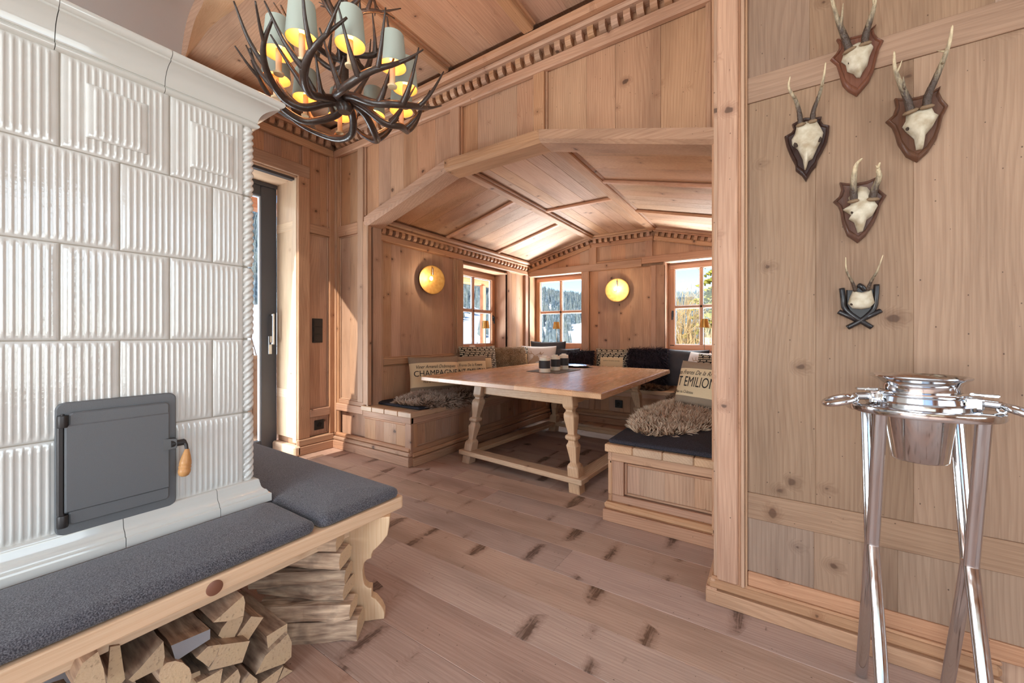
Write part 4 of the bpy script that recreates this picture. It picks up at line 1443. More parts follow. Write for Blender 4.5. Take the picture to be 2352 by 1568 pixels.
# ================================================================ dining table
tb = thing('dining_table', 'pale worn pine dining table with carved splayed legs', 'table', (-1.95, 3.7, 0))
NL, NR, FR, FL = Vector((-2.93, 2.79, 0)), Vector((-1.01, 2.66, 0)), Vector((-1.03, 4.97, 0)), Vector((-2.89, 5.07, 0))
ZT0, ZT1 = .742, .790
cuts = [0, .13, .29, .44, .60, .74, .88, 1]
for a, b in zip(cuts, cuts[1:]):
    n0, n1 = NL.lerp(NR, a), NL.lerp(NR, b)
    f0, f1 = FL.lerp(FR, a), FL.lerp(FR, b)
    g = G()
    rings = []
    K = 14
    L = (f0 - n0).length
    for k in range(K + 1):
        t = (0, .004, .012, .03)[k] if k < 4 else ((1 - (0, .004, .012, .03)[K - k]) if K - k < 4 else .03 + .94 * (k - 3) / (K - 6))
        p, q = n0.lerp(f0, t), n1.lerp(f1, t)
        e = min(t, 1 - t) * L
        rnd_ = .008 * max(0, 1 - e / .02) ** 2
        wob = .0016 * noise.noise(Vector((a * 30, t * 9, 0)))
        q = q - (q - p).normalized() * .0006
        el = .006 if a == 0 else .001
        er = .006 if b == 1 else .001
        dr_ = (q - p).normalized()
        rings.append([p + Vector((0, 0, ZT0 + rnd_)), q + Vector((0, 0, ZT0 + rnd_)), q + Vector((0, 0, ZT1 - rnd_ - er + wob)), q - dr_ * er + Vector((0, 0, ZT1 - rnd_ + wob)),
                      p + dr_ * el + Vector((0, 0, ZT1 - rnd_ + wob)), p + Vector((0, 0, ZT1 - rnd_ - el + wob))])
    obj('tabletop_board', g.loft(rings), M['top_y'], tb)
PL = [(0, .047), (.118, .047), (.175, .047), (.19, .0455), (.204, .038), (.212, .029), (.222, .026), (.28, .034), (.335, .0425), (.343, .0425), (.36, .033), (.372, .029), (.380, .030), (.386, .040), (.394, .045), (.404, .046), (.414, .044), (.421, .038), (.426, .028), (.44, .028), (.48, .035), (.53, .043), (.555, .0455), (.578, .0445), (.592, .037), (.598, .030), (.612, .030), (.618, .036), (.632, .045), (.645, .047), (ZT0, .047)]
AZ = math.radians(-4)


def table_leg(fx, fy, tx, ty):
    rings = []
    for z, h in PL:
        k = z / ZT0
        c = Vector((fx + (tx - fx) * k, fy + (ty - fy) * k, z))
        ch = h * .12
        ring = []
        for (sx, sy, px_, py_) in ((1, 1, -1, 0), (1, 1, 0, -1), (1, -1, 0, 1), (1, -1, -1, 0), (-1, -1, 1, 0), (-1, -1, 0, 1), (-1, 1, 0, -1), (-1, 1, 1, 0)):
            x, y = sx * h + px_ * ch, sy * h + py_ * ch
            ring.append(c + Vector((x * math.cos(AZ) - y * math.sin(AZ), x * math.sin(AZ) + y * math.cos(AZ), 0)))
        rings.append(ring)
    return obj('leg', G().loft(rings), M['table_z'], tb, smooth=True)


feet = [(-2.41, 2.895), (-1.255, 2.80), (-1.16, 4.36), (-2.31, 4.44)]
cx_ = sum(f[0] for f in feet) / 4
cy_ = sum(f[1] for f in feet) / 4
tops = []
for fx, fy in feet:
    tx, ty = fx - .10 * (1 if fx > cx_ else -1), fy - .075 * (1 if fy > cy_ else -1)
    tops.append((tx, ty))
    table_leg(fx, fy, tx, ty)


def plank_between(name, p, q, z0, z1, wd, mat, ext=.06, c=.006):
    p, q = Vector((*p, 0)), Vector((*q, 0))
    e = (q - p).normalized()
    n = Vector((-e.y, e.x, 0))
    p = p - e * ext
    L = (q - p).length + ext
    Mx = Matrix(((e.x, n.x, 0, p.x), (e.y, n.y, 0, p.y), (0, 0, 1, 0), (0, 0, 0, 1)))
    return obj(name, G().cbox(0, L, -wd / 2, wd / 2, z0, z1, c, Mx), mat, tb)


plank_between('stretcher', feet[0], feet[1], .076, .118, .125, M['table_x'], .07)
plank_between('stretcher', feet[3], feet[2], .076, .118, .125, M['table_x'], .07)
plank_between('stretcher', feet[1], feet[2], .077, .117, .125, M['table_y'], -.055)
plank_between('stretcher', feet[0], feet[3], .077, .117, .125, M['table_y'], -.055)
plank_between('apron', tops[0], tops[1], .645, ZT0, .03, M['table_x'], -.04)
plank_between('apron', tops[3], tops[2], .645, ZT0, .03, M['table_x'], -.04)
plank_between('apron', tops[1], tops[2], .645, ZT0, .03, M['table_y'], -.04)
plank_between('apron', tops[0], tops[3], .645, ZT0, .03, M['table_y'], -.04)

# ---- things on the table
M['slate'] = plain('slate_mat', srgb(92, 84, 78), .8)
c = [at(1209, 853, Z=ZT1), at(1283, 858.5, Z=ZT1), at(1334, 849, Z=ZT1), at(1262, 844.5, Z=ZT1)]
g = G().prism([(p.x, p.y) for p in c], ZT1 + .0015, ZT1 + .0055)
tag(obj('table_mat', g, M['slate'], None), 'dark grey felt mat under the candles on the dining table', 'mat')
wax = NT('candle_wax')
M['wax'] = wax.p(col=srgb(232, 220, 200), rough=.45, sss=.15)
M['candle_band'] = plain('candle_band', srgb(52, 50, 52), .6)


def candle(u, v, r, h, label):
    b = at(u, v, Z=ZT1)
    z0 = ZT1 + .0057
    t = thing('pillar_candle', label, 'candle', (b.x, b.y, z0), 'pillar candles on the dining table')
    mx = Matrix.Translation((b.x, b.y, z0))
    obj('wax', G().lathe([(0, 0), (r, 0), (r, h - .012), (r - .003, h - .004), (r - .012, h), (r * .55, h - .002), (r * .5, h + .012), (r * .1, h + .012), (0, h + .012)], 28, mx), M['wax'], t, smooth=True)
    obj('band', G().lathe([(r + .0008, h * .26), (r + .003, h * .27), (r + .003, h * .76), (r + .0008, h * .77)], 28, mx, close=True), M['candle_band'], t, smooth=True)
    obj('wick', G().tube([(b.x, b.y, z0 + h), (b.x + .001, b.y, z0 + h + .014)], .0015, 6), M['candle_band'], t)


candle(1251, 855.5, .060, .165, 'cream pillar candle with a dark band, nearest of the three on the table')
candle(1276, 851, .053, .165, 'cream pillar candle with a dark band, middle of the three')
candle(1295, 848.2, .054, .170, 'cream pillar candle with a dark band, farthest of the three, beside the tray')
b = at(1322, 842.5, Z=ZT1)
M['silver'] = plain('silver', srgb(210, 212, 215), .12, 1.0)
n = 8
ring = lambda r, z: [(b.x + r * math.cos(2 * PI * (j + .5) / n), b.y + r * .72 * math.sin(2 * PI * (j + .5) / n), z) for j in range(n)]
tr_ = obj('serving_tray', G().loft([ring(.15, ZT1 + .001), ring(.20, ZT1 + .02), ring(.235, ZT1 + .024), ring(.235, ZT1 + .028), ring(.195, ZT1 + .025), ring(.145, ZT1 + .006)]), M['silver'], None, smooth=True)
tag(tr_, 'silver eight-sided tray on the dining table behind the candles', 'tray')
# ================================================================ cushions with prints
def fabric(name, a, b, scale=420.0, rough=.9, sheen=.2):
    t = NT(name)
    tc = t.n('ShaderNodeTexCoord')
    n1 = t.n('ShaderNodeTexNoise', {'Vector': tc.outputs['Object'], 'Scale': scale, 'Detail': 1.0})
    bp = t.n('ShaderNodeBump', {'Strength': .3, 'Distance': .001, 'Height': n1.outputs[0]})
    return t.p(col=t.mix(t.rng(n1.outputs[0], .35, .65), srgb(*a), srgb(*b)), rough=rough, normal=bp.outputs[0], sheen=sheen, spec=.2)


M['linen'] = fabric('linen_beige', (206, 180, 142), (222, 198, 162))
M['linen_white'] = fabric('linen_white', (205, 198, 194), (222, 215, 210))
M['taupe'] = fabric('taupe_cloth', (132, 112, 94), (152, 132, 112))
M['anthracite'] = fabric('anthracite_satin', (52, 50, 54), (64, 62, 66), 300, .5, .1)
M['ink'] = plain('print_ink', srgb(30, 26, 26), .8)
M['deer'] = plain('print_deer', srgb(170, 146, 124), .85)


def band_cloth(name, top, bottom, h):
    """linen with plain taupe bands at head and foot"""
    t = NT(name)
    tc = t.n('ShaderNodeTexCoord')
    sp = t.n('ShaderNodeSeparateXYZ', {0: tc.outputs['Object']})
    n1 = t.n('ShaderNodeTexNoise', {'Vector': tc.outputs['Object'], 'Scale': 420.0, 'Detail': 1.0})
    m = t.math('MAXIMUM', t.math('GREATER_THAN', sp.outputs[2], top), t.math('LESS_THAN', sp.outputs[2], bottom))
    a = t.mix(n1.outputs[0], srgb(204, 178, 140), srgb(224, 200, 164))
    b = t.mix(n1.outputs[0], srgb(120, 101, 84), srgb(156, 136, 116))
    return t.p(col=t.mix(m, a, b), rough=.9, spec=.2)


def word_cloth(name, lz0, lz1, lx):
    """black cloth printed with rows of pale words, with a plain linen label"""
    t = NT(name)
    tc = t.n('ShaderNodeTexCoord')
    sp = t.n('ShaderNodeSeparateXYZ', {0: tc.outputs['Object']})
    x, y, z = sp.outputs
    row = t.math('FLOOR', t.math('MULTIPLY', z, 42.0))
    fz = t.math('FRACT', t.math('MULTIPLY', z, 42.0))
    sh = t.math('FRACT', t.math('MULTIPLY', t.math('SINE', t.math('MULTIPLY', row, 12.9898)), 43758.5))
    xs = t.math('ADD', t.math('MULTIPLY', x, 13.0), t.math('MULTIPLY', sh, 5.0))
    fx = t.math('FRACT', xs)
    word = t.math('MULTIPLY', t.math('LESS_THAN', fx, t.math('ADD', .72, t.math('MULTIPLY', sh, .2))), t.math('LESS_THAN', t.math('ABSOLUTE', t.math('SUBTRACT', fz, .5)), .30))
    lt = t.n('ShaderNodeTexNoise', {'Vector': t.vmath('MULTIPLY', tc.outputs['Object'], (260, 1, 120)).outputs[0], 'Scale': 1.0, 'Detail': 0.0})
    word = t.math('MULTIPLY', word, t.rng(lt.outputs[0], .36, .44))
    lab = t.math('MULTIPLY', t.math('MULTIPLY', t.math('GREATER_THAN', z, lz0), t.math('LESS_THAN', z, lz1)), t.math('LESS_THAN', t.math('ABSOLUTE', x), lx))
    col = t.mix(word, srgb(34, 30, 30), srgb(205, 190, 165))
    col = t.mix(lab, col, srgb(212, 186, 148))
    return t.p(col=col, rough=.85, spec=.2)


def pillow_t(u, v, T):
    a = max(0.0, 1 - abs(u) ** 2.6)
    b = max(0.0, 1 - abs(v) ** 2.6)
    return T * (a * b) ** .42


def pillow(name, label, mat, w, h, T, loc, yaw, lean=12.0, prints=(), cat='cushion', wr=.004, roll=0.0, sag=.0, bottom=None):
    """loose cushion; local x right, z up, front faces -y; loc is the middle of its lower edge"""
    N = 26
    sd = random.uniform(0, 40)

    def pos(u, v, side):
        px = w / 2 * u * (1 - .055 * (1 - abs(v) ** 2) * abs(u))
        pz = h / 2 * v * (1 - .055 * (1 - abs(u) ** 2) * abs(v)) - sag * (1 - u * u) * (v + 1) / 2
        t = pillow_t(u, v, T)
        wk = wr * noise.noise(Vector((u * 3.0 + sd, v * 3.0, side))) * (1.5 - .5 * (u * u + v * v))
        return (px, side * (t + wk * min(1, t / (T * .3) if T else 1)), pz)
    g = G()
    vs, fs = [], []
    idx = {}
    for s in (-1, 1):
        for j in range(N + 1):
            for i in range(N + 1):
                u, v = -math.cos(PI * i / N), -math.cos(PI * j / N)
                if s == 1 and (i in (0, N) or j in (0, N)):
                    idx[(s, i, j)] = idx[(-1, i, j)]
                    continue
                idx[(s, i, j)] = len(vs)
                vs.append(pos(u, v, s))
        for j in range(N):
            for i in range(N):
                q = [idx[(s, i, j)], idx[(s, i + 1, j)], idx[(s, i + 1, j + 1)], idx[(s, i, j + 1)]]
                fs.append(q if s == -1 else q[::-1])
    g.add(vs, fs)
    me = g.mesh(name, 'all', fix=False)
    o = bpy.data.objects.new(name, me)
    me.materials.append(mat)
    C.objects.link(o)
    Mx = Matrix.Translation(loc) @ Matrix.Rotation(math.radians(yaw), 4, 'Z') @ Matrix.Rotation(math.radians(-lean), 4, 'X') @ Matrix.Rotation(math.radians(roll), 4, 'Y') @ Matrix.Translation((0, 0, h / 2))
    o.matrix_world = Mx
    tag(o, label, cat)
    # piping seam
    pts = []
    for k in range(64):
        a = 4 * k / 64
        sgm, f = int(a), a - int(a)
        u, v = ((-1 + 2 * f, -1), (1, -1 + 2 * f), (1 - 2 * f, 1), (-1, 1 - 2 * f))[sgm]
        pts.append(pos(u, v, -1))
    gs = G().tube(pts + [pts[0], pts[1]], .0028, 5, caps=False)
    sm_ = bpy.data.objects.new('piping', gs.mesh('piping', 'all'))
    sm_.data.materials.append(mat)
    C.objects.link(sm_)
    sm_.parent = o
    for kind, args in prints:
        if kind == 'text':
            txt, cx, cz, size, sxx, shear, mt = args
            cu = bpy.data.curves.new('print_text', 'FONT')
            cu.body = txt
            cu.size = size
            cu.shear = shear
            cu.align_x = 'CENTER'
            cu.align_y = 'CENTER'
            cu.resolution_u = 3
            tmp = bpy.data.objects.new('tmp_text', cu)
            C.objects.link(tmp)
            dg = bpy.context.evaluated_depsgraph_get()
            m2 = bpy.data.meshes.new_from_object(tmp.evaluated_get(dg))
            bpy.data.objects.remove(tmp)
            bm = bmesh.new(); bm.from_mesh(m2)
            bmesh.ops.triangulate(bm, faces=bm.faces)
            for vt in bm.verts:
                vt.co = Vector((vt.co.x * sxx + cx, vt.co.y + cz, 0))
            bm.to_mesh(m2); bm.free()
        else:
            poly, mt = args
            bm = bmesh.new()
            vv = [bm.verts.new((p[0], p[1], 0)) for p in poly]
            bm.faces.new(vv)
            bmesh.ops.triangulate(bm, faces=bm.faces)
            bmesh.ops.subdivide_edges(bm, edges=[e_ for e_ in bm.edges if e_.calc_length() > .03], cuts=2, use_grid_fill=False)
            bmesh.ops.triangulate(bm, faces=bm.faces)
            m2 = bpy.data.meshes.new('print')
            bm.to_mesh(m2); bm.free()
        bm = bmesh.new(); bm.from_mesh(m2)
        bmesh.ops.delete(bm, geom=[f_ for f_ in bm.faces if any(abs(v_.co.x) > w / 2 * .95 for v_ in f_.verts)], context='FACES')
        bm.to_mesh(m2); bm.free()
        for vt in m2.vertices:
            x_, z_ = vt.co.x, vt.co.y
            u, v = max(-.97, min(.97, x_ / (w / 2))), max(-.97, min(.97, z_ / (h / 2)))
            wk = wr * noise.noise(Vector((u * 3.0 + sd, v * 3.0, -1))) * (1.5 - .5 * (u * u + v * v))
            vt.co = Vector((x_, -(pillow_t(u, v, T) + wk) - .0022, z_))
        m2.materials.clear()
        m2.materials.append(M[mt])
        po = bpy.data.objects.new('print', m2)
        C.objects.link(po)
        po.parent = o
    return o


ZP = ZB1 + .045
W_CH = band_cloth('cloth_champagne', .125, -.135, .4)
champ = [('text', ('Viner Amanali Dubosques', 0, .078, .052, .82, .35, 'ink')), ('text', ('CHAMPAGNE', 0, .005, .088, .92, 0, 'ink')), ('text', ('Mise au Château', -.06, -.085, .034, .8, 0, 'ink'))]
emil_r = [('text', ('Les Freres De la Riviere', -.02, .085, .056, .8, .35, 'ink')), ('text', ('SAINT EMILION', -.10, .0, .125, .62, 0, 'ink')), ('text', ('Mise au Château', -.12, -.088, .036, .8, 0, 'ink'))]
emil = [('text', ('Les Freres De la Riviere', 0, .082, .05, .8, .35, 'ink')), ('text', ('SAINT EMILION', 0, .0, .098, .68, 0, 'ink')), ('text', ('Mise au Château', -.14, -.09, .036, .8, 0, 'ink'))]
chamier = [('text', ('& CHÂMIER', .03, -.06, .05, .9, 0, 'ink')), ('text', ('♣', -.09, .0, .06, 1, 0, 'ink')), ('text', ('de Bordeaux', .0, -.12, .03, .9, 0, 'ink'))]
julien = [('text', ('appellation Saint-Julien controlee', 0, .055, .022, .8, 0, 'ink')), ('text', ('Saint - Julien', 0, -.05, .072, .8, .35, 'ink'))]
stag = [(-.20, -.20), (-.06, -.20), (-.055, -.11), (-.03, -.05), (.0, -.01), (.045, .01), (.075, .03), (.05, .05), (.02, .065), (.025, .085), (.005, .085), (-.01, .075), (-.03, .085), (-.055, .08), (-.05, .06), (-.08, .03), (-.12, -.02), (-.145, -.09), (-.19, -.15)]
antl = [[(-.02, .08), (.03, .11), (.075, .10), (.11, .135), (.104, .14), (.072, .112), (.05, .117), (.06, .15), (.053, .15), (.04, .12), (.028, .118), (-.024, .09)],
        [(-.035, .08), (-.07, .115), (-.115, .105), (-.15, .15), (-.143, .152), (-.112, .117), (-.09, .122), (-.10, .16), (-.093, .16), (-.08, .125), (-.066, .124), (-.03, .09)]]
stagp = [('poly', (stag, 'deer'))] + [('poly', (a, 'deer')) for a in antl]
XW = XA + .08
pillow('throw_pillow', 'beige pillow printed CHAMPAGNE with taupe bands on the left bench', W_CH, .57, .40, .075, (-3.07, 3.14, ZP + .03), 62, 14, champ)
pillow('throw_pillow', 'beige pillow printed EMILION behind the CHAMPAGNE pillow', band_cloth('cloth_emilion', .13, -.14, .4), .58, .41, .07, (-3.10, 3.72, ZP), 68, 12, emil)
wc = word_cloth('cloth_words_a', -.22, .09, .15)
pillow('throw_pillow', 'black word-patterned pillow with a beige CHÂMIER label on the left bench', wc, .58, .52, .09, (-3.20, 4.10, ZP), 74, 10, chamier)
wc2 = word_cloth('cloth_words_b', -.2, .13, .2)
pillow('throw_pillow', 'black word-patterned pillow at the left window, half behind the tan fur pillow', wc2, .5, .48, .085, (-3.24, 4.98, ZP), 60, 8, julien)
pillow('throw_pillow', 'dark grey crinkled pillow in the back left corner, above the stag pillow', M['anthracite'], .60, .56, .07, (-2.98, 5.52, ZP), 6, 2, (), wr=.016)
pillow('throw_pillow', 'pale linen pillow with a stag print in the back left corner', M['linen_white'], .56, .50, .09, (-3.00, 5.22, ZP), 16, 12, stagp)
pillow('throw_pillow', 'plain anthracite pillow right of the left stag pillow', M['anthracite'], .46, .46, .065, (-2.66, 5.48, ZP), 4, 6, (), wr=.008)
wc3 = word_cloth('cloth_words_c', -.25, .10, .16)
pillow('throw_pillow', 'black word-patterned pillow with a beige script label between two dark fur pillows', wc3, .50, .47, .085, (-1.90, 5.42, ZP), 3, 10, julien)
pillow('throw_pillow', 'large plain anthracite pillow right of the purple-black fur pillow', M['anthracite'], .50, .48, .08, (-.92, 5.40, ZP), -4, 10, (), wr=.010)
pillow('throw_pillow', 'pale linen pillow with a stag print leaning in the back right corner', M['linen_white'], .50, .48, .09, (-.70, 4.92, ZP), -32, 18, stagp)
wc4 = word_cloth('cloth_words_d', -.25, .02, .2)
pillow('throw_pillow', 'black word-patterned pillow behind the large-lettered EMILION pillow on the right bench', wc4, .46, .48, .08, (-.50, 4.36, ZP), -24, 16, [('text', ('♣♣♣', 0, -.04, .05, 1, 0, 'ink'))])
pillow('throw_pillow', 'beige pillow with large EMILION lettering on the right bench', band_cloth('cloth_emilion_right', .125, -.12, .4), .50, .41, .085, (-.53, 3.66, ZP + .035), -28, 18, emil_r)
pillow('throw_pillow', 'dark grey pillow standing tall in the right corner beside the window', M['anthracite'], .45, .56, .08, (-.50, 5.22, ZP), -50, 4, (), wr=.012)


# ---- fur: a soft body with real strands
def fur_mat(name, c0, c1, c2, sc=7.0, rough=.75):
    t = NT(name)
    tc = t.n('ShaderNodeTexCoord')
    n1 = t.n('ShaderNodeTexNoise', {'Vector': tc.outputs['Object'], 'Scale': sc, 'Detail': 2.0})
    n2 = t.n('ShaderNodeTexNoise', {'Vector': tc.outputs['Object'], 'Scale': 150.0, 'Detail': 1.0})
    col = t.mix(t.rng(n1.outputs[0], .35, .62), srgb(*c0), srgb(*c1))
    at_ = t.n('ShaderNodeAttribute', attribute_name='tip')
    col = t.mix(t.rng(n2.outputs[0], .45, .7, 0, .35), col, srgb(*c2))
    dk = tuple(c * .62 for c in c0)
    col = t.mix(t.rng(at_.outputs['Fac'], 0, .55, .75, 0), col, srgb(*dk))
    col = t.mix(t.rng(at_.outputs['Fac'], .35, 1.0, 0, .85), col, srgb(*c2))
    return t.p(col=col, rough=rough, spec=.15)


def strands(g, pts, nrm, length, width, lay0, spread=.5, curl=.3, lays=None):
    """thin tapering tufts rooted at pts"""
    for i_, (p, n) in enumerate(zip(pts, nrm)):
        lay = lays[i_] if lays else lay0
        L = length * random.uniform(.6, 1.25)
        d = (n * .75 + Vector(lay) + Vector((random.uniform(-1, 1), random.uniform(-1, 1), random.uniform(-.4, .6))) * spread).normalized()
        sd = d.cross(Vector((random.uniform(-1, 1), random.uniform(-1, 1), random.uniform(-1, 1))))
        if sd.length < 1e-3:
            continue
        sd.normalize()
        w = width * random.uniform(.7, 1.3)
        d2 = (d + Vector(lay) * .7 + Vector((random.uniform(-1, 1), random.uniform(-1, 1), -.5)) * curl).normalized()
        m = p + d * L * .5
        q = m + d2 * L * .5
        o = len(g.v)
        g.v += [p - sd * w, p + sd * w, m - sd * w * .8, m + sd * w * .8, q]
        g.f += [[o, o + 1, o + 3, o + 2], [o + 2, o + 3, o + 4]]
        g.m += [0, 0]
        g.tip += [0, 0, .5, .5, 1.0]


def tip_attr(me, g):
    at_ = me.attributes.new('tip', 'FLOAT', 'POINT')
    at_.data.foreach_set('value', g.tip)


def fleece(label, mat, cen, sx, sy, rot, nst, length=.05, thick=.035, edge_x=None, seed=1, width=.0042, zbase=ZB1 + .034, lay=(0, 0, 0)):
    """sheepskin laid on a bench; edge_x = (x, sign): it folds down past that bench edge"""
    rs = random.Random(seed)
    R = math.radians(rot)

    def outl(a):
        return 1 + .16 * noise.noise(Vector((math.cos(a) * 1.6 + seed * 7, math.sin(a) * 1.6, seed))) + .06 * math.cos(4 * a)

    def pos(rr, a):
        k = outl(a)
        x = sx / 2 * rr * k * (abs(math.cos(a)) ** .7 * (1 if math.cos(a) > 0 else -1))
        y = sy / 2 * rr * k * (abs(math.sin(a)) ** .7 * (1 if math.sin(a) > 0 else -1))
        X = cen[0] + x * math.cos(R) - y * math.sin(R)
        Y = cen[1] + x * math.sin(R) + y * math.cos(R)
        z = zbase + thick * (1 - rr ** 4) + .014 * noise.noise(Vector((X * 5, Y * 5, seed))) * (1 - rr ** 6) + .004
        if edge_x:
            over = (X - edge_x[0]) * edge_x[1]
            if over > 0:
                X = edge_x[0] + edge_x[1] * min(over, .018 + .1 * over)
                z -= over * .95
        return Vector((X, Y, z))
    g = G()
    NR_, NA = 12, 48
    vs = [pos(0, 0)]
    for i in range(1, NR_ + 1):
        for j in range(NA):
            vs.append(pos(i / NR_, 2 * PI * j / NA))
    fs = [(0, 1 + j, 1 + (j + 1) % NA) for j in range(NA)]
    for i in range(NR_ - 1):
        for j in range(NA):
            a0 = 1 + i * NA
            fs.append((a0 + j, a0 + NA + j, a0 + NA + (j + 1) % NA, a0 + (j + 1) % NA))
    g.add(vs, fs)
    o = obj('sheepskin', g, mat, None, smooth='all')
    tag(o, label, 'sheepskin')
    pts, nr, lays = [], [], []
    for _ in range(nst // 13):
        r0 = math.sqrt(rs.random())
        a0 = rs.uniform(0, 2 * PI)
        ld = Vector((rs.uniform(-1, 1), rs.uniform(-1, 1), rs.uniform(-.3, .5))) * .75
        for _k in range(13):
            rr = min(1.0, max(0, r0 + rs.uniform(-.05, .05)))
            a = a0 + rs.uniform(-.05, .05) / max(.15, r0)
            p = pos(rr, a)
            p1, p2 = pos(max(0, rr - .03), a), pos(rr, a + .05)
            n = (p - p1).cross(p2 - p)
            if n.length < 1e-9:
                n = Vector((0, 0, 1))
            n.normalize()
            if n.z < 0:
                n = -n
            out = (p - p1).normalized()
            n = (n + out * max(0, (rr - .75) * 3)).normalized()
            pts.append(p)
            nr.append(n)
            lays.append(ld)
    gs = G()
    gs.tip = []
    strands(gs, pts, nr, length, width, lay, .22, .2, lays)
    wo_ = obj('wool', gs, mat, o, fix=False, kind='stuff')
    tip_attr(wo_.data, gs)
    return o


M['fur_grey'] = fur_mat('fur_grey_brown', (126, 96, 74), (176, 150, 130), (206, 186, 170))
M['fur_tan'] = fur_mat('fur_tan', (150, 112, 80), (182, 152, 124), (212, 188, 164), 6.0)
M['fur_dark'] = fur_mat('fur_dark_brown', (74, 52, 40), (112, 84, 66), (140, 112, 92))
M['fur_black'] = fur_mat('fur_purple_black', (30, 24, 30), (46, 38, 46), (76, 66, 78))
M['fur_rabbit'] = fur_mat('fur_rabbit', (150, 116, 82), (198, 172, 138), (220, 200, 172), 9.0)
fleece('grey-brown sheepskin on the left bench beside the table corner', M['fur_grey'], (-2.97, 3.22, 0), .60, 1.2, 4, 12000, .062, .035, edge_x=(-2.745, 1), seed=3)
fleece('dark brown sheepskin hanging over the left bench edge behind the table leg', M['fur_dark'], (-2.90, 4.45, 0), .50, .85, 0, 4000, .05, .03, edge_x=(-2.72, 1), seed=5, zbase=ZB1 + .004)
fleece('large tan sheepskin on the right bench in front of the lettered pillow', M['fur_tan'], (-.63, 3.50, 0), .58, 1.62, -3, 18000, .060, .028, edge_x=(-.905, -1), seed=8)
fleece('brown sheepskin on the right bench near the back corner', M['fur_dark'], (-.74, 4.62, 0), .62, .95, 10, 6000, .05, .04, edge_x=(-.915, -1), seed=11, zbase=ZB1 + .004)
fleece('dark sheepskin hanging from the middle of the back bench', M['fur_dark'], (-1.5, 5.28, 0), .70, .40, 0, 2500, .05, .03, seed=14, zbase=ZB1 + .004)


def fur_pillow(label, mat, w, h, T, loc, yaw, lean, nst, length, lay, width=.0022, spread=.45):
    o = pillow('fur_pillow', label, mat, w, h, T, loc, yaw, lean, (), wr=.006)
    pts, nr = [], []
    for _ in range(nst):
        u, v = random.uniform(-1, 1), random.uniform(-1, 1)
        side = -1 if random.random() < .8 else 1
        t = pillow_t(u, v, T)
        p = Vector((w / 2 * u * .97, side * t, h / 2 * v * .97))
        n = Vector((u ** 5 * .8, side * (1.02 - max(abs(u), abs(v)) ** 4), v ** 5 * .8)).normalized()
        pts.append(p); nr.append(n)
    gs = G()
    gs.tip = []
    strands(gs, pts, nr, length, width, lay, spread, .35)
    me = gs.mesh('fur', False, False)
    tip_attr(me, gs)
    me.materials.append(mat)
    f = bpy.data.objects.new('fur', me)
    C.objects.link(f)
    f.parent = o
    f['kind'] = 'stuff'
    return o


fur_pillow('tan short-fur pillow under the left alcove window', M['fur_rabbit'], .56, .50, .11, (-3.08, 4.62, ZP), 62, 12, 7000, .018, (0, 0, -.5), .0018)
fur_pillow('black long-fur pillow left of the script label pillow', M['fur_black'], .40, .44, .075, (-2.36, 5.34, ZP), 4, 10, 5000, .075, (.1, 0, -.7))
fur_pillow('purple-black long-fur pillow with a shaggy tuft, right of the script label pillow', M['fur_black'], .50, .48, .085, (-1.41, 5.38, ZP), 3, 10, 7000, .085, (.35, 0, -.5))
# ================================================================ antler chandelier
horn = NT('antler_dark')
tch = horn.n('ShaderNodeTexCoord')
n1 = horn.n('ShaderNodeTexNoise', {'Vector': tch.outputs['Object'], 'Scale': 60.0, 'Detail': 3.0})
bp = horn.n('ShaderNodeBump', {'Strength': .35, 'Distance': .004, 'Height': n1.outputs[0]})
M['horn'] = horn.p(col=horn.mix(n1.outputs[0], srgb(44, 34, 30), srgb(82, 66, 58)), rough=.32, normal=bp.outputs[0], spec=.6)
CHX, CHY, CHZ = -1.90, 1.26, 2.41


def spline(pts, n=10):
    """Catmull-Rom through pts"""
    P = [Vector(p) for p in pts]
    P = [P[0] * 2 - P[1]] + P + [P[-1] * 2 - P[-2]]
    out = []
    for i in range(1, len(P) - 2):
        for k in range(n):
            t = k / n
            a, b, c_, d = P[i - 1], P[i], P[i + 1], P[i + 2]
            out.append(.5 * ((2 * b) + (c_ - a) * t + (2 * a - 5 * b + 4 * c_ - d) * t * t + (3 * b - a - 3 * c_ + d) * t ** 3))
    out.append(P[-2])
    return out


def taper(n, r0, r1, p=1.0):
    return [r0 + (r1 - r0) * (i / (n - 1)) ** p for i in range(n)]


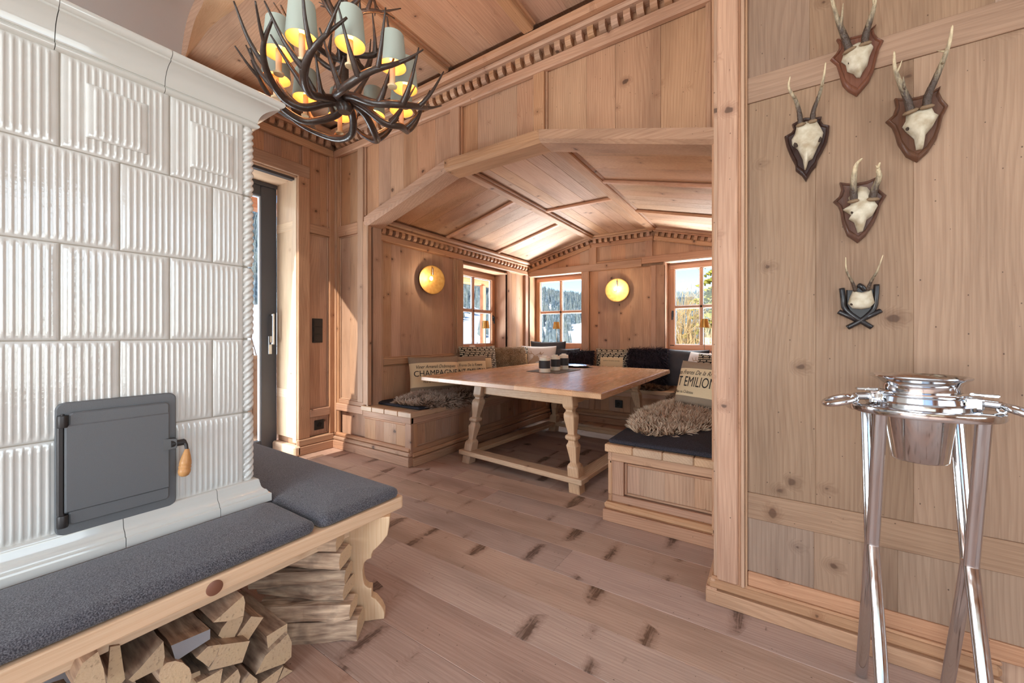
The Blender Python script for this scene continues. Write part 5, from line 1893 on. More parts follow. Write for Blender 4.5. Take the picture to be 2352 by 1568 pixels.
def antler_mesh(name, seed, big=1.0):
    """local: base near the origin, beam sweeps out along +x, dips, turns up and round; tines point up"""
    r = random.Random(seed)
    j = lambda s=.03: r.uniform(-s, s)
    beam = spline([(.03, -.03, .05), (.13, -.05 + j(.02), .01), (.26, -.04 + j(.02), -.045 + j(.015)), (.38, .03 + j(.02), -.04), (.455, .15 + j(.02), .01), (.46, .29 + j(.02), .08), (.40, .42 + j(), .18 + j())], 7)
    beam = [p * big for p in beam]
    g = G()
    n = len(beam)
    rb = [(.030 if i < 3 else .0255) * big * (1 - .76 * max(0, (i - n * .5) / (n * .5)) ** 1.3) for i in range(n)]
    rb[0] *= 1.25
    # pearled burr near the base
    g.tube(beam, rb, 9)
    def tine(i, dv, L, bend, r0=None):
        p = beam[i]
        d = Vector(dv).normalized()
        q = p + d * L * .55 + Vector(bend) * L * .1
        e = p + d * L + Vector(bend) * L * .42
        pts = spline([p, p + d * L * .25, q, e], 5)
        g.tube(pts, taper(len(pts), (r0 or rb[i] * 1.0), .004, 1.1), 7)
    k = lambda f: int(f * (n - 1))
    tine(k(.20), (.5 + j(.2), .35 + j(.2), .8), .2 * big, (.2, .2, .3))
    tine(k(.40), (.55 + j(.2), -.25 + j(.2), .75), .26 * big, (.1, -.1, .6))
    tine(k(.58), (.7 + j(.1), -.3 + j(.1), .7), .30 * big, (-.2, .1, .7))
    tine(k(.72), (.65, .25 + j(.2), .7), .28 * big, (-.3, .1, .6))
    tine(k(.86), (.2, .75 + j(.2), .45), .17 * big, (-.1, .2, .4))
    me = g.mesh(name, 'all')
    me.materials.append(M['horn'])
    return me


ch = thing('antler_chandelier', 'chandelier of dark stag antlers with small pale-green shades', 'chandelier', (CHX, CHY, CHZ - .06))
AM = [antler_mesh('antler', s, .80) for s in (1, 2, 3, 4)]


def put(name, me, Mx, par, mat=None):
    o = bpy.data.objects.new(name, me)
    if mat is not None and len(me.materials) == 0:
        me.materials.append(mat)
    C.objects.link(o)
    o.parent = par
    o.matrix_parent_inverse = Matrix.Translation(-Vector(par.location)) if par.parent is None else Matrix.Identity(4)
    o.matrix_basis = Mx
    return o


CEN = Matrix.Translation((CHX, CHY, CHZ))
for i in range(8):
    a = 2 * PI * i / 8 + .25
    tl = math.radians(random.uniform(-6, 6))
    put('antler', AM[i % 4], CEN @ Matrix.Rotation(a, 4, 'Z') @ Matrix.Rotation(tl, 4, 'X') @ Matrix.Scale(random.uniform(.92, 1.02), 4), ch)
for i in range(5):
    a = 2 * PI * i / 5 + .6
    put('antler', AM[(i + 1) % 4], CEN @ Matrix.Translation((0, 0, .22)) @ Matrix.Rotation(a, 4, 'Z') @ Matrix.Rotation(math.radians(-30), 4, 'Y') @ Matrix.Scale(.72, 4), ch)
for i in range(4):
    a = 2 * PI * i / 4 + .2
    put('antler', AM[i % 4], CEN @ Matrix.Translation((0, 0, .42)) @ Matrix.Rotation(a, 4, 'Z') @ Matrix.Rotation(math.radians(-58), 4, 'Y') @ Matrix.Scale(.6, 4), ch)
obj('hub', G().lathe([(0, CHZ - .03), (.03, CHZ - .03), (.045, CHZ), (.04, CHZ + .03), (.022, CHZ + .06), (.018, CHZ + .5), (.012, 3.3), (0, 3.3)], 14, Matrix.Translation((CHX, CHY, 0))), M['horn'], ch, smooth=True)
obj('canopy', G().lathe([(0, 3.28), (.05, 3.29), (.065, 3.34), (.065, 3.36), (0, 3.36)], 18, Matrix.Translation((CHX, CHY, 0))), M['horn'], ch, smooth=True)
shade = NT('lampshade_green')
nz = shade.n('ShaderNodeTexNoise', {'Scale': 300.0, 'Detail': 1.0})
bs1 = shade.n('ShaderNodeBsdfDiffuse', {'Color': shade.mix(nz.outputs[0], srgb(176, 186, 174), srgb(200, 207, 197))})
bs2 = shade.n('ShaderNodeBsdfTranslucent', {'Color': srgb(226, 176, 110)})
mx = shade.n('ShaderNodeMixShader', {0: .10, 1: bs1.outputs[0], 2: bs2.outputs[0]})
shade.t.links.new(mx.outputs[0], shade.out.inputs[0])
M['shade'] = shade.mat
M['shade_in'] = plain('lampshade_lining', srgb(240, 190, 122), .6)
M['candle_tube'] = plain('candle_tube', srgb(236, 214, 170), .5)
blb = NT('bulb_glow')
M['bulb'] = blb.p(col=srgb(255, 220, 150), emc=srgb(255, 176, 84), ems=14.0, rough=.3)
RS = .335
h0, h1 = .0, .155
sh_me = G().loft([[(r_ * math.cos(2 * PI * j / 24), r_ * math.sin(2 * PI * j / 24), z) for j in range(24)] for r_, z in ((.068, h0), (.055, h1), (.0535, h1), (.0665, h0))], caps=False)
sh_me.f += [[j, (j + 1) % 24, 72 + (j + 1) % 24, 72 + j] for j in range(24)]
sh_me.m += [0] * 24
sh_out = sh_me.mesh('lamp_shade', True)
sh_out.materials.append(M['shade'])
lin = G().loft([[(r_ * math.cos(2 * PI * j / 24), r_ * math.sin(2 * PI * j / 24), z) for j in range(24)] for r_, z in ((.0660, h0 + .001), (.0530, h1 - .001))], caps=False).mesh('lining', True)
lin.materials.append(M['shade_in'])
tb_me = G().lathe([(0, -.10), (.022, -.10), (.024, -.092), (.0135, -.088), (.0135, .02), (0, .02)], 14).mesh('candle_tube', True)
tb_me.materials.append(M['candle_tube'])
bl_me = G().lathe([(0, .02), (.008, .022), (.014, .04), (.012, .062), (.005, .082), (0, .09)], 12).mesh('bulb', 'all')
bl_me.materials.append(M['bulb'])
NCH = 10
for i in range(NCH):
    a = 2 * PI * i / NCH + .12
    rr = RS * (1 if i % 2 == 0 else .93)
    zz = CHZ + .11 + (.0 if i % 2 == 0 else .015)
    Mx = CEN @ Matrix.Translation((rr * math.cos(a), rr * math.sin(a), zz - CHZ))
    s_ = put('lamp_shade', sh_out, Mx, ch)
    l_ = put('lining', lin, Mx, ch)
    put('candle_tube', tb_me, Mx, ch)
    put('bulb', bl_me, Mx, ch)
    pd = bpy.data.lights.new('chandelier_bulb', 'POINT')
    pd.energy = 1.3
    pd.color = (1.0, .62, .32)
    pd.shadow_soft_size = .02
    po = bpy.data.objects.new('chandelier_bulb', pd)
    po.location = Mx.translation + Vector((0, 0, .11))
    C.objects.link(po)

# ================================================================ gold disc sconces
gold = NT('gold_leaf')
tcg = gold.n('ShaderNodeTexCoord')
n1 = gold.n('ShaderNodeTexNoise', {'Vector': tcg.outputs['Object'], 'Scale': 30.0, 'Detail': 4.0})
bp = gold.n('ShaderNodeBump', {'Strength': .3, 'Distance': .003, 'Height': n1.outputs[0]})
M['gold'] = gold.p(col=gold.mix(n1.outputs[0], srgb(164, 116, 58), srgb(212, 172, 104)), rough=.38, metal=.75, normal=bp.outputs[0])
M['chrome'] = plain('chrome', srgb(225, 225, 225), .08, 1.0)


def sconce(label, base, nrm, tilt):
    """round gilded dish on a short arm with a small bulb held in front of it"""
    nv = Vector(nrm).normalized()
    up = Vector((0, 0, 1))
    sx = up.cross(nv)
    F = Matrix(((sx.x, up.x, nv.x, base[0]), (sx.y, up.y, nv.y, base[1]), (sx.z, up.z, nv.z, base[2]), (0, 0, 0, 1)))
    t = thing('disc_sconce', label, 'wall lamp', base)
    Fd = F @ Matrix.Translation((0, 0, .085)) @ Matrix.Rotation(math.radians(tilt), 4, 'Y')
    obj('dish', G().lathe([(0, -.012), (.08, -.009), (.15, .0), (.168, .006), (.17, .009), (.166, .010), (.15, .004), (.08, -.005), (0, -.008)], 40, Fd), M['gold'], t, smooth='all')
    obj('arm', G().tube([F @ Vector((0, 0, 0)), F @ Vector((0, 0, .076))], .012, 12), M['chrome'], t, smooth=True)
    obj('back_plate', G().lathe([(0, 0), (.045, 0), (.045, .012), (0, .014)], 24, F), M['chrome'], t, smooth=True)
    obj('bracket', G().cbox(-.008, .008, .055, .135, .012, .03, .003, Fd), M['chrome'], t)
    obj('bulb', G().lathe([(0, 0), (.014, .003), (.020, .024), (.014, .044), (0, .05)], 14, Fd @ Matrix.Translation((-.026, .035, .03)) @ Matrix.Rotation(PI / 2, 4, 'X')), M['bulb_hot'], t, smooth='all')
    pd = bpy.data.lights.new('sconce_bulb', 'POINT')
    pd.energy = 3.6
    pd.color = (1.0, .78, .52)
    pd.shadow_soft_size = .03
    po = bpy.data.objects.new('sconce_bulb', pd)
    po.location = Fd @ Vector((-.012, .03, .15))
    C.objects.link(po)


bh = NT('bulb_hot')
M['bulb_hot'] = bh.p(col=srgb(255, 230, 170), emc=srgb(255, 214, 130), ems=22.0)
sconce('gilded disc wall lamp on the left alcove wall', (XA + .002, 3.37, 1.85), (1, 0, 0), -16)
sconce('gilded disc wall lamp between the two back windows', (-1.882, YB - .002, 1.845), (0, -1, 0), 12)
sconce('gilded disc wall lamp on the right alcove wall, only its rim in view', (XB - .022, 3.9, 1.9), (-1, 0, 0), 26)

# ================================================================ slim brass lamps and candle on the sills
M['brass'] = plain('brass', srgb(196, 150, 84), .3, .9)
M['rod'] = plain('lamp_rod', srgb(190, 176, 150), .3, .8)


def sill_lamp(label, x, y, z=.962):
    t = thing('sill_lamp', label, 'lamp', (x, y, z), 'slim brass lamps on the alcove window sills')
    mx = Matrix.Translation((x, y, z))
    obj('base', G().lathe([(0, 0), (.045, 0), (.045, .01), (.008, .016), (0, .016)], 20, mx), M['rod'], t, smooth=True)
    obj('rod', G().tube([(x, y, z + .01), (x, y, z + .40)], .004, 8), M['rod'], t)
    g = G().loft([[(x + r_ * math.cos(2 * PI * j / 20), y + r_ * math.sin(2 * PI * j / 20), z + q) for j in range(20)] for r_, q in ((.062, .335), (.044, .445), (.042, .445), (.060, .335))], caps=False)
    obj('lamp_shade', g, M['brass'], t, smooth=True)


sill_lamp('slim brass lamp on the sill of the left alcove window', XA - .07, 4.62)
sill_lamp('slim brass lamp on the sill of the left back window', -2.87, YB - .06)
sill_lamp('slim brass lamp on the sill of the right back window', -.745, YB - .06)
mx = Matrix.Translation((XA - .06, 4.30, .962))
cd = obj('sill_candle', G().lathe([(0, 0), (.04, 0), (.04, .085), (.034, .09), (0, .086)], 20, mx), M['wax'], None, smooth=True)
tag(cd, 'short white candle on the sill of the left alcove window', 'candle')
# ================================================================ roebuck trophies on the right wall
YT = YR - .0045
bone = NT('bone')
tcb = bone.n('ShaderNodeTexCoord')
n1 = bone.n('ShaderNodeTexNoise', {'Vector': tcb.outputs['Object'], 'Scale': 28.0, 'Detail': 4.0})
bp = bone.n('ShaderNodeBump', {'Strength': .4, 'Distance': .004, 'Height': n1.outputs[0]})
M['bone'] = bone.p(col=bone.mix(bone.rng(n1.outputs[0], .3, .7), srgb(158, 138, 110), srgb(206, 194, 172)), rough=.6, normal=bp.outputs[0])
M['bone_tan'] = plain('bone_tan', srgb(128, 102, 76), .7)
M['socket_dark'] = plain('bone_hole', srgb(58, 42, 32), .9)
rant = NT('roe_antler')
tcb = rant.n('ShaderNodeTexCoord')
sp = rant.n('ShaderNodeSeparateXYZ', {0: tcb.outputs['Generated']})
n1 = rant.n('ShaderNodeTexNoise', {'Vector': tcb.outputs['Object'], 'Scale': 140.0, 'Detail': 3.0})
n2 = rant.n('ShaderNodeTexNoise', {'Vector': rant.vmath('MULTIPLY', tcb.outputs['Object'], (120, 120, 14)).outputs[0], 'Scale': 1.0, 'Detail': 1.0})
f = rant.rng(rant.math('ADD', sp.outputs[2], rant.math('MULTIPLY', rant.math('SUBTRACT', n2.outputs[0], .5), .7)), .3, .95)
col = rant.mix(f, srgb(66, 48, 36), srgb(206, 184, 148))
bp = rant.n('ShaderNodeBump', {'Strength': .9, 'Distance': .005, 'Height': n1.outputs[0]})
M['roe'] = rant.p(col=col, rough=.5, normal=bp.outputs[0])
for nm, a, b in (('shield_red', (112, 66, 42), (84, 46, 28)), ('shield_dark', (62, 38, 30), (44, 26, 20)), ('shield_brown', (96, 62, 46), (72, 44, 32))):
    M[nm] = wood(nm, 'z', a, b, knot=0, rough=.32, specks=0, tint=.0)
M['branch_black'] = plain('branch_black', srgb(34, 28, 28), .35)
WP = Matrix(((1, 0, 0, 0), (0, 0, -1, YT), (0, 1, 0, 0), (0, 0, 0, 1)))   # (x, z, n) -> world


def onwall(zx, zy, o, k, n=0.0):
    p = at(o[0] + zx / k, o[1] + zy / k, Y=YT - n)
    return p


def wall2(pts, o, k):
    return [Vector((q.x, q.z)) for q in (onwall(x, y, o, k) for x, y in pts)]


def smooth_poly(p, it=1):
    for _ in range(it):
        q = []
        n = len(p)
        for i in range(n):
            a, b = p[i], p[(i + 1) % n]
            q += [a, (a + b) / 2]
        p = q
    return p


def relief(poly, levels, cen=None):
    """stack of scaled outlines: levels = (scale, n)"""
    c = cen or sum(poly, Vector((0, 0))) / len(poly)
    g = G()
    rings = []
    for s, n in levels:
        rings.append([(c.x + (p.x - c.x) * s, YT - n, c.y + (p.y - c.y) * s) for p in poly])
    return g.loft(rings)


def roe_antler(main, tines, o, k, rb, out0, out1, name='antler'):
    g = G()
    P = [onwall(x, y, o, k, out0 + (out1 - out0) * i / (len(main) - 1)) for i, (x, y) in enumerate(main)]
    S_ = spline(P, 8)
    n = len(S_)
    rr = [rb * (1 - .78 * (i / (n - 1)) ** 1.2) * (1 + .10 * noise.noise(Vector((i * 1.7, rb * 900, 0)))) for i in range(n)]
    rr[-1] = .0012
    g.tube(S_, rr, 10)
    for i0, tip, dn in tines:
        q = S_[int(i0 * (n - 1))]
        e_ = onwall(tip[0], tip[1], o, k, out0 + (out1 - out0) * i0 + dn)
        T_ = spline([q, q.lerp(e_, .5) + Vector((0, -.004, -.003)), e_], 5)
        g.tube(T_, taper(len(T_), rr[int(i0 * (n - 1))] * .85, .001, .8), 8)
    return g, S_[0], S_[2]


def trophy(label, shield, skull, eyes, antl, o, k, wood_mat, rb=.0105, bone_mat='bone', thick=.022, sk=.045):
    sh = wall2(shield, o, k)
    c = sum(sh, Vector((0, 0))) / len(sh)
    t = thing('roebuck_trophy', label, 'trophy', (c.x, YT, c.y))
    sp_ = smooth_poly(sh, 1)
    obj('shield', relief(sp_, [(1, 0), (1.0, thick * .45), (.965, thick * .85), (.92, thick), (.87, thick * .92), (.83, thick * .7), (.80, thick * .68)]), M[wood_mat], t, smooth=True)
    s2 = smooth_poly(wall2(skull, o, k), 1)
    cs = sum(s2, Vector((0, 0))) / len(s2)
    b0 = thick * .6
    so = obj('skull', relief(s2, [(1, b0), (1.0, b0 + sk * .2), (.95, b0 + sk * .5), (.82, b0 + sk * .75), (.6, b0 + sk * .92), (.35, b0 + sk), (.1, b0 + sk * 1.02)]), M[bone_mat], t, smooth='all')
    for x, y, r in eyes:
        p = onwall(x, y, o, k, b0 + sk * .62)
        obj('eye_socket', G().lathe([(0, -r), (r * .7, -r * .7), (r, 0), (r * .7, r * .7), (0, r)], 10, Matrix.Translation(p) @ Matrix.Diagonal((1, .9, 1.35, 1))), M['socket_dark'], so, smooth='all')
    for main, tines in antl:
        g, p0, p1 = roe_antler(main, tines, o, k, rb, b0 + sk * .75, b0 + sk * .75 + .06)
        ao = obj('antler', g, M['roe'], t, smooth='all')
        # pearled burr
        d = (p1 - p0).normalized()
        gb = G()
        Q = d.to_track_quat('Z', 'Y').to_matrix().to_4x4()
        rg = []
        for rr_, zz in ((1.0, -.004), (1.55, .0), (1.6, .004), (1.05, .009)):
            rg.append([Matrix.Translation(p0) @ Q @ Vector((rb * rr_ * (1 + .16 * math.sin(j * 2.5)) * math.cos(2 * PI * j / 18), rb * rr_ * (1 + .16 * math.sin(j * 2.5)) * math.sin(2 * PI * j / 18), zz)) for j in range(18)])
        gb.loft(rg)
        obj('burr', gb, M['bone_tan'], ao, smooth='all')
    return t


O1, K1 = (1780, 0), 3.733
trophy('roebuck skull trophy on a red-brown shield, highest on the wall',
       [(525, 352), (620, 345), (730, 318), (810, 270), (865, 225), (838, 262), (850, 305), (880, 345), (927, 366), (890, 440), (868, 520), (845, 620), (800, 715), (700, 832), (625, 790), (580, 745), (548, 650), (525, 575), (470, 528), (515, 480), (545, 430), (545, 385)],
       [(588, 470), (562, 556), (602, 585), (612, 640), (668, 660), (692, 690), (722, 690), (745, 640), (782, 590), (802, 510), (832, 440), (800, 395), (700, 405), (622, 445)],
       [(640, 540, .005), (772, 490, .005)],
       [([(640, 440), (602, 330), (562, 230), (532, 150), (490, 0), (470, -110)], [(.42, (585, 28), .02)]), ([(770, 385), (778, 300), (808, 200), (842, 90), (862, -10), (880, -120)], [(.7, (820, -60), .02)])], O1, K1, 'shield_red', .0125)
trophy('roebuck skull trophy with eye sockets on a narrow dark shield, left of the group',
       [(145, 1075), (200, 1042), (255, 1018), (330, 1020), (400, 1008), (392, 1040), (412, 1075), (466, 1086), (462, 1150), (445, 1230), (400, 1320), (365, 1380), (352, 1432), (310, 1480), (265, 1560), (230, 1510), (178, 1470), (172, 1420), (130, 1340), (98, 1260), (80, 1180), (135, 1150), (160, 1115)],
       [(182, 1105), (260, 1065), (350, 1055), (385, 1110), (410, 1160), (395, 1220), (370, 1262), (318, 1378), (285, 1395), (262, 1470), (250, 1470), (236, 1385), (195, 1300), (145, 1262), (142, 1215), (170, 1170)],
       [(180, 1240, .009), (382, 1195, .008), (240, 1300, .004), (335, 1180, .004)],
       [([(222, 1075), (205, 950), (172, 850), (118, 750), (130, 655)], [(.55, (182, 820), .025)]), ([(322, 1045), (330, 950), (385, 800), (418, 660), (435, 535)], [(.6, (408, 700), .025)])], O1, K1, 'shield_dark', .0095)
trophy('roebuck skull trophy with the longest antlers on a broad brown shield, right of the group',
       [(1020, 856), (1120, 860), (1210, 845), (1310, 815), (1415, 750), (1400, 800), (1425, 860), (1478, 920), (1430, 1010), (1408, 1110), (1375, 1210), (1300, 1320), (1215, 1396), (1120, 1350), (1050, 1245), (1022, 1150), (1000, 1100), (945, 1052), (1005, 1000), (1032, 930)],
       [(1112, 990), (1210, 975), (1320, 952), (1345, 1000), (1380, 1020), (1335, 1105), (1268, 1185), (1248, 1298), (1196, 1306), (1180, 1212), (1112, 1152), (1078, 1112), (1108, 1060)],
       [(1135, 1105, .005), (1300, 1060, .005)],
       [([(1165, 965), (1135, 850), (1085, 740), (1030, 590), (1022, 440)], [(.42, (1100, 655), .03), (.7, (1092, 512), .01)]), ([(1300, 925), (1312, 820), (1375, 680), (1450, 500), (1500, 350), (1522, 215)], [(.55, (1435, 530), .02), (.68, (1388, 435), -.02)])], O1, K1, 'shield_brown', .0125)
O2, K2 = (1800, 340), 3.409
trophy('short-antlered roebuck skull trophy on a brown shield, below the middle of the group',
       [(435, 275), (520, 285), (600, 275), (660, 262), (717, 235), (712, 275), (740, 325), (800, 376), (755, 450), (735, 520), (705, 590), (640, 690), (577, 746), (495, 690), (458, 600), (440, 500), (425, 460), (385, 426), (430, 385), (450, 330)],
       [(500, 400), (545, 350), (590, 312), (640, 320), (665, 350), (692, 420), (727, 466), (685, 540), (640, 572), (612, 660), (572, 676), (546, 595), (502, 568), (520, 535), (455, 496), (520, 455)],
       [(540, 500, .006), (658, 490, .006)],
       [([(552, 418), (546, 310), (555, 190), (575, 120), (617, 80)], []), ([(690, 405), (715, 310), (748, 225), (738, 160), (754, 112)], [(.75, (722, 135), .01)])], O2, K2, 'shield_brown', .0125)
# smallest trophy: skull cap on crossed black branches
c = onwall(600, 1230, O2, K2)
t5 = thing('roebuck_trophy', 'smallest trophy with thin antlers on crossed black carved branches, lowest on the wall', 'trophy', (c.x, YT, c.z))
pl = wall2([(490, 1112), (560, 1118), (590, 1068), (628, 1075), (640, 1110), (700, 1105), (705, 1230), (680, 1290), (600, 1345), (520, 1290), (490, 1230)], O2, K2)
obj('back_plate', relief(smooth_poly(pl), [(1, 0), (1, .010), (.95, .014), (.85, .014)]), M['branch_black'], t5, smooth=True)
for main in ([(455, 1098), (468, 1190), (480, 1255), (560, 1325), (690, 1404)], [(728, 1068), (722, 1170), (702, 1260), (620, 1340), (498, 1406)], [(430, 1280), (500, 1312), (570, 1345)], [(760, 1272), (690, 1305), (640, 1330)], [(585, 1072), (610, 1085), (632, 1110)]):
    S_ = spline([onwall(x, y, O2, K2, .016 if i % 2 else .012) for i, (x, y) in enumerate(main)], 6)
    obj('branch', G().tube(S_, [.0088 * (1 + .12 * noise.noise(Vector((i * .9, main[0][0], 0)))) for i in range(len(S_))], 8), M['branch_black'], t5, smooth='all')
sk = smooth_poly(wall2([(535, 1120), (600, 1135), (678, 1112), (690, 1165), (702, 1215), (668, 1252), (600, 1264), (532, 1256), (496, 1220), (512, 1170)], O2, K2))
so = obj('skull_cap', relief(sk, [(1, .012), (1, .02), (.95, .034), (.8, .044), (.5, .05), (.15, .051)]), M['bone'], t5, smooth='all')
for x, y in ((532, 1222), (660, 1215)):
    obj('eye_socket', G().lathe([(0, -.005), (.0035, -.0035), (.005, 0), (.0035, .0035), (0, .005)], 10, Matrix.Translation(onwall(x, y, O2, K2, .038))), M['socket_dark'], so, smooth='all')
for main in ([(562, 1118), (535, 1045), (492, 960), (485, 855)], [(655, 1112), (690, 1035), (735, 955), (778, 835)]):
    g, p0, p1 = roe_antler(main, [], O2, K2, .0062, .04, .09)
    obj('antler', g, M['roe'], t5, smooth='all')
# ================================================================ champagne cooler on its stand
WX, WY = .358, 1.640
stl = NT('polished_steel')
tcs = stl.n('ShaderNodeTexCoord')
n1 = stl.n('ShaderNodeTexNoise', {'Vector': stl.vmath('MULTIPLY', tcs.outputs['Object'], (90, 90, 6)).outputs[0], 'Scale': 1.0, 'Detail': 1.0})
M['steel'] = stl.p(col=srgb(214, 214, 216), metal=1.0, rough=stl.rng(n1.outputs[0], .3, .7, .07, .16))
wc = thing('champagne_stand', 'polished steel cooler stand with crossed legs and ring handles by the right wall', 'stand', (WX, WY, 0))
CM = Matrix.Translation((WX, WY, 0)) @ Matrix.Diagonal((.76, .76, 1, 1))
g = G().lathe([(.10, .992), (.215, .992), (.219, .990), (.220, .975), (.218, .972), (.214, .974), (.213, .984), (.10, .985)], 56, CM, close=True)
obj('ring_plate', g, M['steel'], wc, smooth=True)
bk_ = obj('collar', G().lathe([(.112, .992), (.150, .992), (.150, 1.003), (.128, 1.006), (.124, 1.02), (.130, 1.026), (.130, 1.034), (.116, 1.036), (.112, 1.03)], 48, CM, close=True), M['steel'], wc, smooth=True)
for sx, nm in ((-1, 'l'), (1, 'r')):
    x = WX + sx * .101
    for f in (-1, 1):
        top = Vector((x, WY + f * .097, .975))
        kn = Vector((x + sx * .002, WY + f * .012, .556))
        bt = Vector((x, WY + f * .195, .004))
        w, d_ = .019, .009
        g = G()
        g.tube([top, top.lerp(kn, .5), kn + Vector((0, 0, .006)), kn - Vector((0, 0, .006)), kn.lerp(bt, .5), bt], .0165, 14, up=(1, 0, 0), sx=1.0, sy=.55)
        obj('leg', g, M['steel'], wc, smooth=True)
    obj('knee_joint', G().cbox(x - .016, x + .016, WY - .006, WY + .006, .545, .568, .003), M['steel'], wc)


def torus(R, r, Mx, n=36, m=12):
    g = G()
    vs = [((R + r * math.cos(2 * PI * j / m)) * math.cos(2 * PI * i / n), (R + r * math.cos(2 * PI * j / m)) * math.sin(2 * PI * i / n), r * math.sin(2 * PI * j / m)) for i in range(n) for j in range(m)]
    fs = [(i * m + j, ((i + 1) % n) * m + j, ((i + 1) % n) * m + (j + 1) % m, i * m + (j + 1) % m) for i in range(n) for j in range(m)]
    return g.add(vs, fs, Mx)


for ang, nm in ((196, 0), (-16, 1), (100, 2)):
    a = math.radians(ang)
    F = CM @ Matrix.Rotation(a, 4, 'Z')
    br_ = obj('clamp', G().cbox(.118, .165, -.022, .022, .993, 1.030, .006, F), M['steel'], wc)
    obj('clamp_pin', G().tube([F @ Vector((.145, -.03, 1.018)), F @ Vector((.145, .03, 1.018))], .008, 12), M['steel'], br_, smooth=True)
    obj('clamp_bolt', G().tube([F @ Vector((.15, 0, 1.015)), F @ Vector((.205, 0, 1.012))], .011, 12), M['steel'], br_, smooth=True)
    obj('clamp_lever', G().cbox(.13, .20, -.008, .008, 1.032, 1.040, .003, F), M['steel'], br_)
    if nm < 2:
        hm = F @ Matrix.Translation((.256, 0, .998)) @ Matrix.Rotation(math.radians(14), 4, 'Y') @ Matrix.Diagonal((1, 1.0, 1, 1))
        h = obj('ring_handle', torus(.052, .0085, hm), M['steel'], wc, smooth='all')
        obj('ring_eye', torus(.012, .004, F @ Matrix.Translation((.205, 0, 1.004)) @ Matrix.Rotation(PI / 2, 4, 'X')), M['steel'], h, smooth='all')
bk = thing('champagne_bucket', 'polished steel ice bucket hanging in the stand', 'bucket', (WX, WY, .83))
obj('bucket_body', G().lathe([(0, .832), (.078, .832), (.083, .836), (.1085, 1.02), (.113, 1.042), (.113, 1.052), (.118, 1.060), (.128, 1.068), (.140, 1.074), (.1425, 1.077), (.141, 1.080), (.126, 1.072), (.114, 1.062), (.109, 1.05), (.104, 1.02), (.079, .842), (0, .84)], 56, CM), M['steel'], bk, smooth=True)
# ================================================================ outside: eaves, rail, snow, forest, trees
wthr = wood('weathered', 'z', (150, 128, 110), (104, 84, 70), knot=.6, rough=.8)
M['weathered'] = wthr
M['old_beam'] = wood('old_beam', 'y', (176, 124, 92), (128, 82, 58), knot=.5, rough=.8)
M['snow'] = plain('snow', srgb(236, 240, 246), .8)
ev = thing('roof_eave', 'brown timber eave outside the glazed door', 'eave', (-5.2, 1.6, 2.74))
obj('fascia_beam', G().cbox(-5.35, -5.2, -.6, 3.2, 2.72, 2.86, .01), M['old_beam'], ev)
for k in range(7):
    obj('soffit_board', G().cbox(-5.2, -4.45, -.6 + k * .54, -.6 + k * .54 + .53, 2.95, 2.98, .003), M['old_beam'], ev)
ev2 = thing('roof_eave', 'brown timber eave outside the left alcove window', 'eave', (-4.9, 5.2, 2.2))
obj('fascia_beam', G().cbox(-5.05, -4.90, 3.3, 8.2, 2.20, 2.36, .01), M['old_beam'], ev2)
for k in range(8):
    obj('soffit_board', G().cbox(-4.90, -3.8, 3.4 + k * .6, 3.4 + k * .6 + .59, 2.50, 2.53, .003), M['old_beam'], ev2)
tag(obj('timber_post', G().cbox(-4.95, -4.86, 6.30, 6.39, -.8, 2.2, .01), M['old_beam'], None), 'squared brown timber post outside the left alcove window', 'post')
rl = thing('balcony_rail', 'weathered grey board railing outside the glazed door', 'railing', (-5.4, 2.0, 0))
for k in range(18):
    obj('rail_board', G().cbox(-5.42, -5.395, .4 + k * .16, .4 + k * .16 + .155, -.3, .90, .003), M['weathered'], rl)
obj('handrail', G().cbox(-5.46, -5.34, .3, 3.4, .90, .945, .006), M['weathered'], rl)
tag(obj('terrace_deck', G().cbox(-5.33, -4.44, -.6, 3.6, -.25, -.03, .01), M['weathered'], None), 'weathered timber terrace outside the glazed door', 'terrace')


def ridge(az):
    """tangent of the skyline above the horizon, by azimuth left of straight ahead (degrees)"""
    P = [(-60, .16), (0, .08), (9, .085), (22, .09), (27, .10), (33, .125), (40, .2), (55, .25), (70, .23), (95, .26), (140, .2)]
    for (a, b), (c_, d) in zip(P, P[1:]):
        if a <= az <= c_:
            t = (az - a) / (c_ - a)
            return b + (d - b) * t
    return .2


def ground(r, az):
    t = ridge(az)
    w = noise.noise(Vector((az * .06, r * .006, 0))) * .5 + noise.noise(Vector((az * .2, r * .02, 3))) * .25
    base = -2.2 - 4.5 * min(1, max(0, (r - 12) / 60))
    if az > 36:      # snowfield rising close to the house on the left
        base += min(1, (az - 36) / 8) * max(0, r - 25) * .085 if r < 110 else min(1, (az - 36) / 8) * 85 * .085
    if r > 120:
        k = min(1, (r - 120) / 360)
        base += (t * 480 + 6.7) * (k ** 1.15) * (1 + .12 * w) + w * 5 * k
    return base


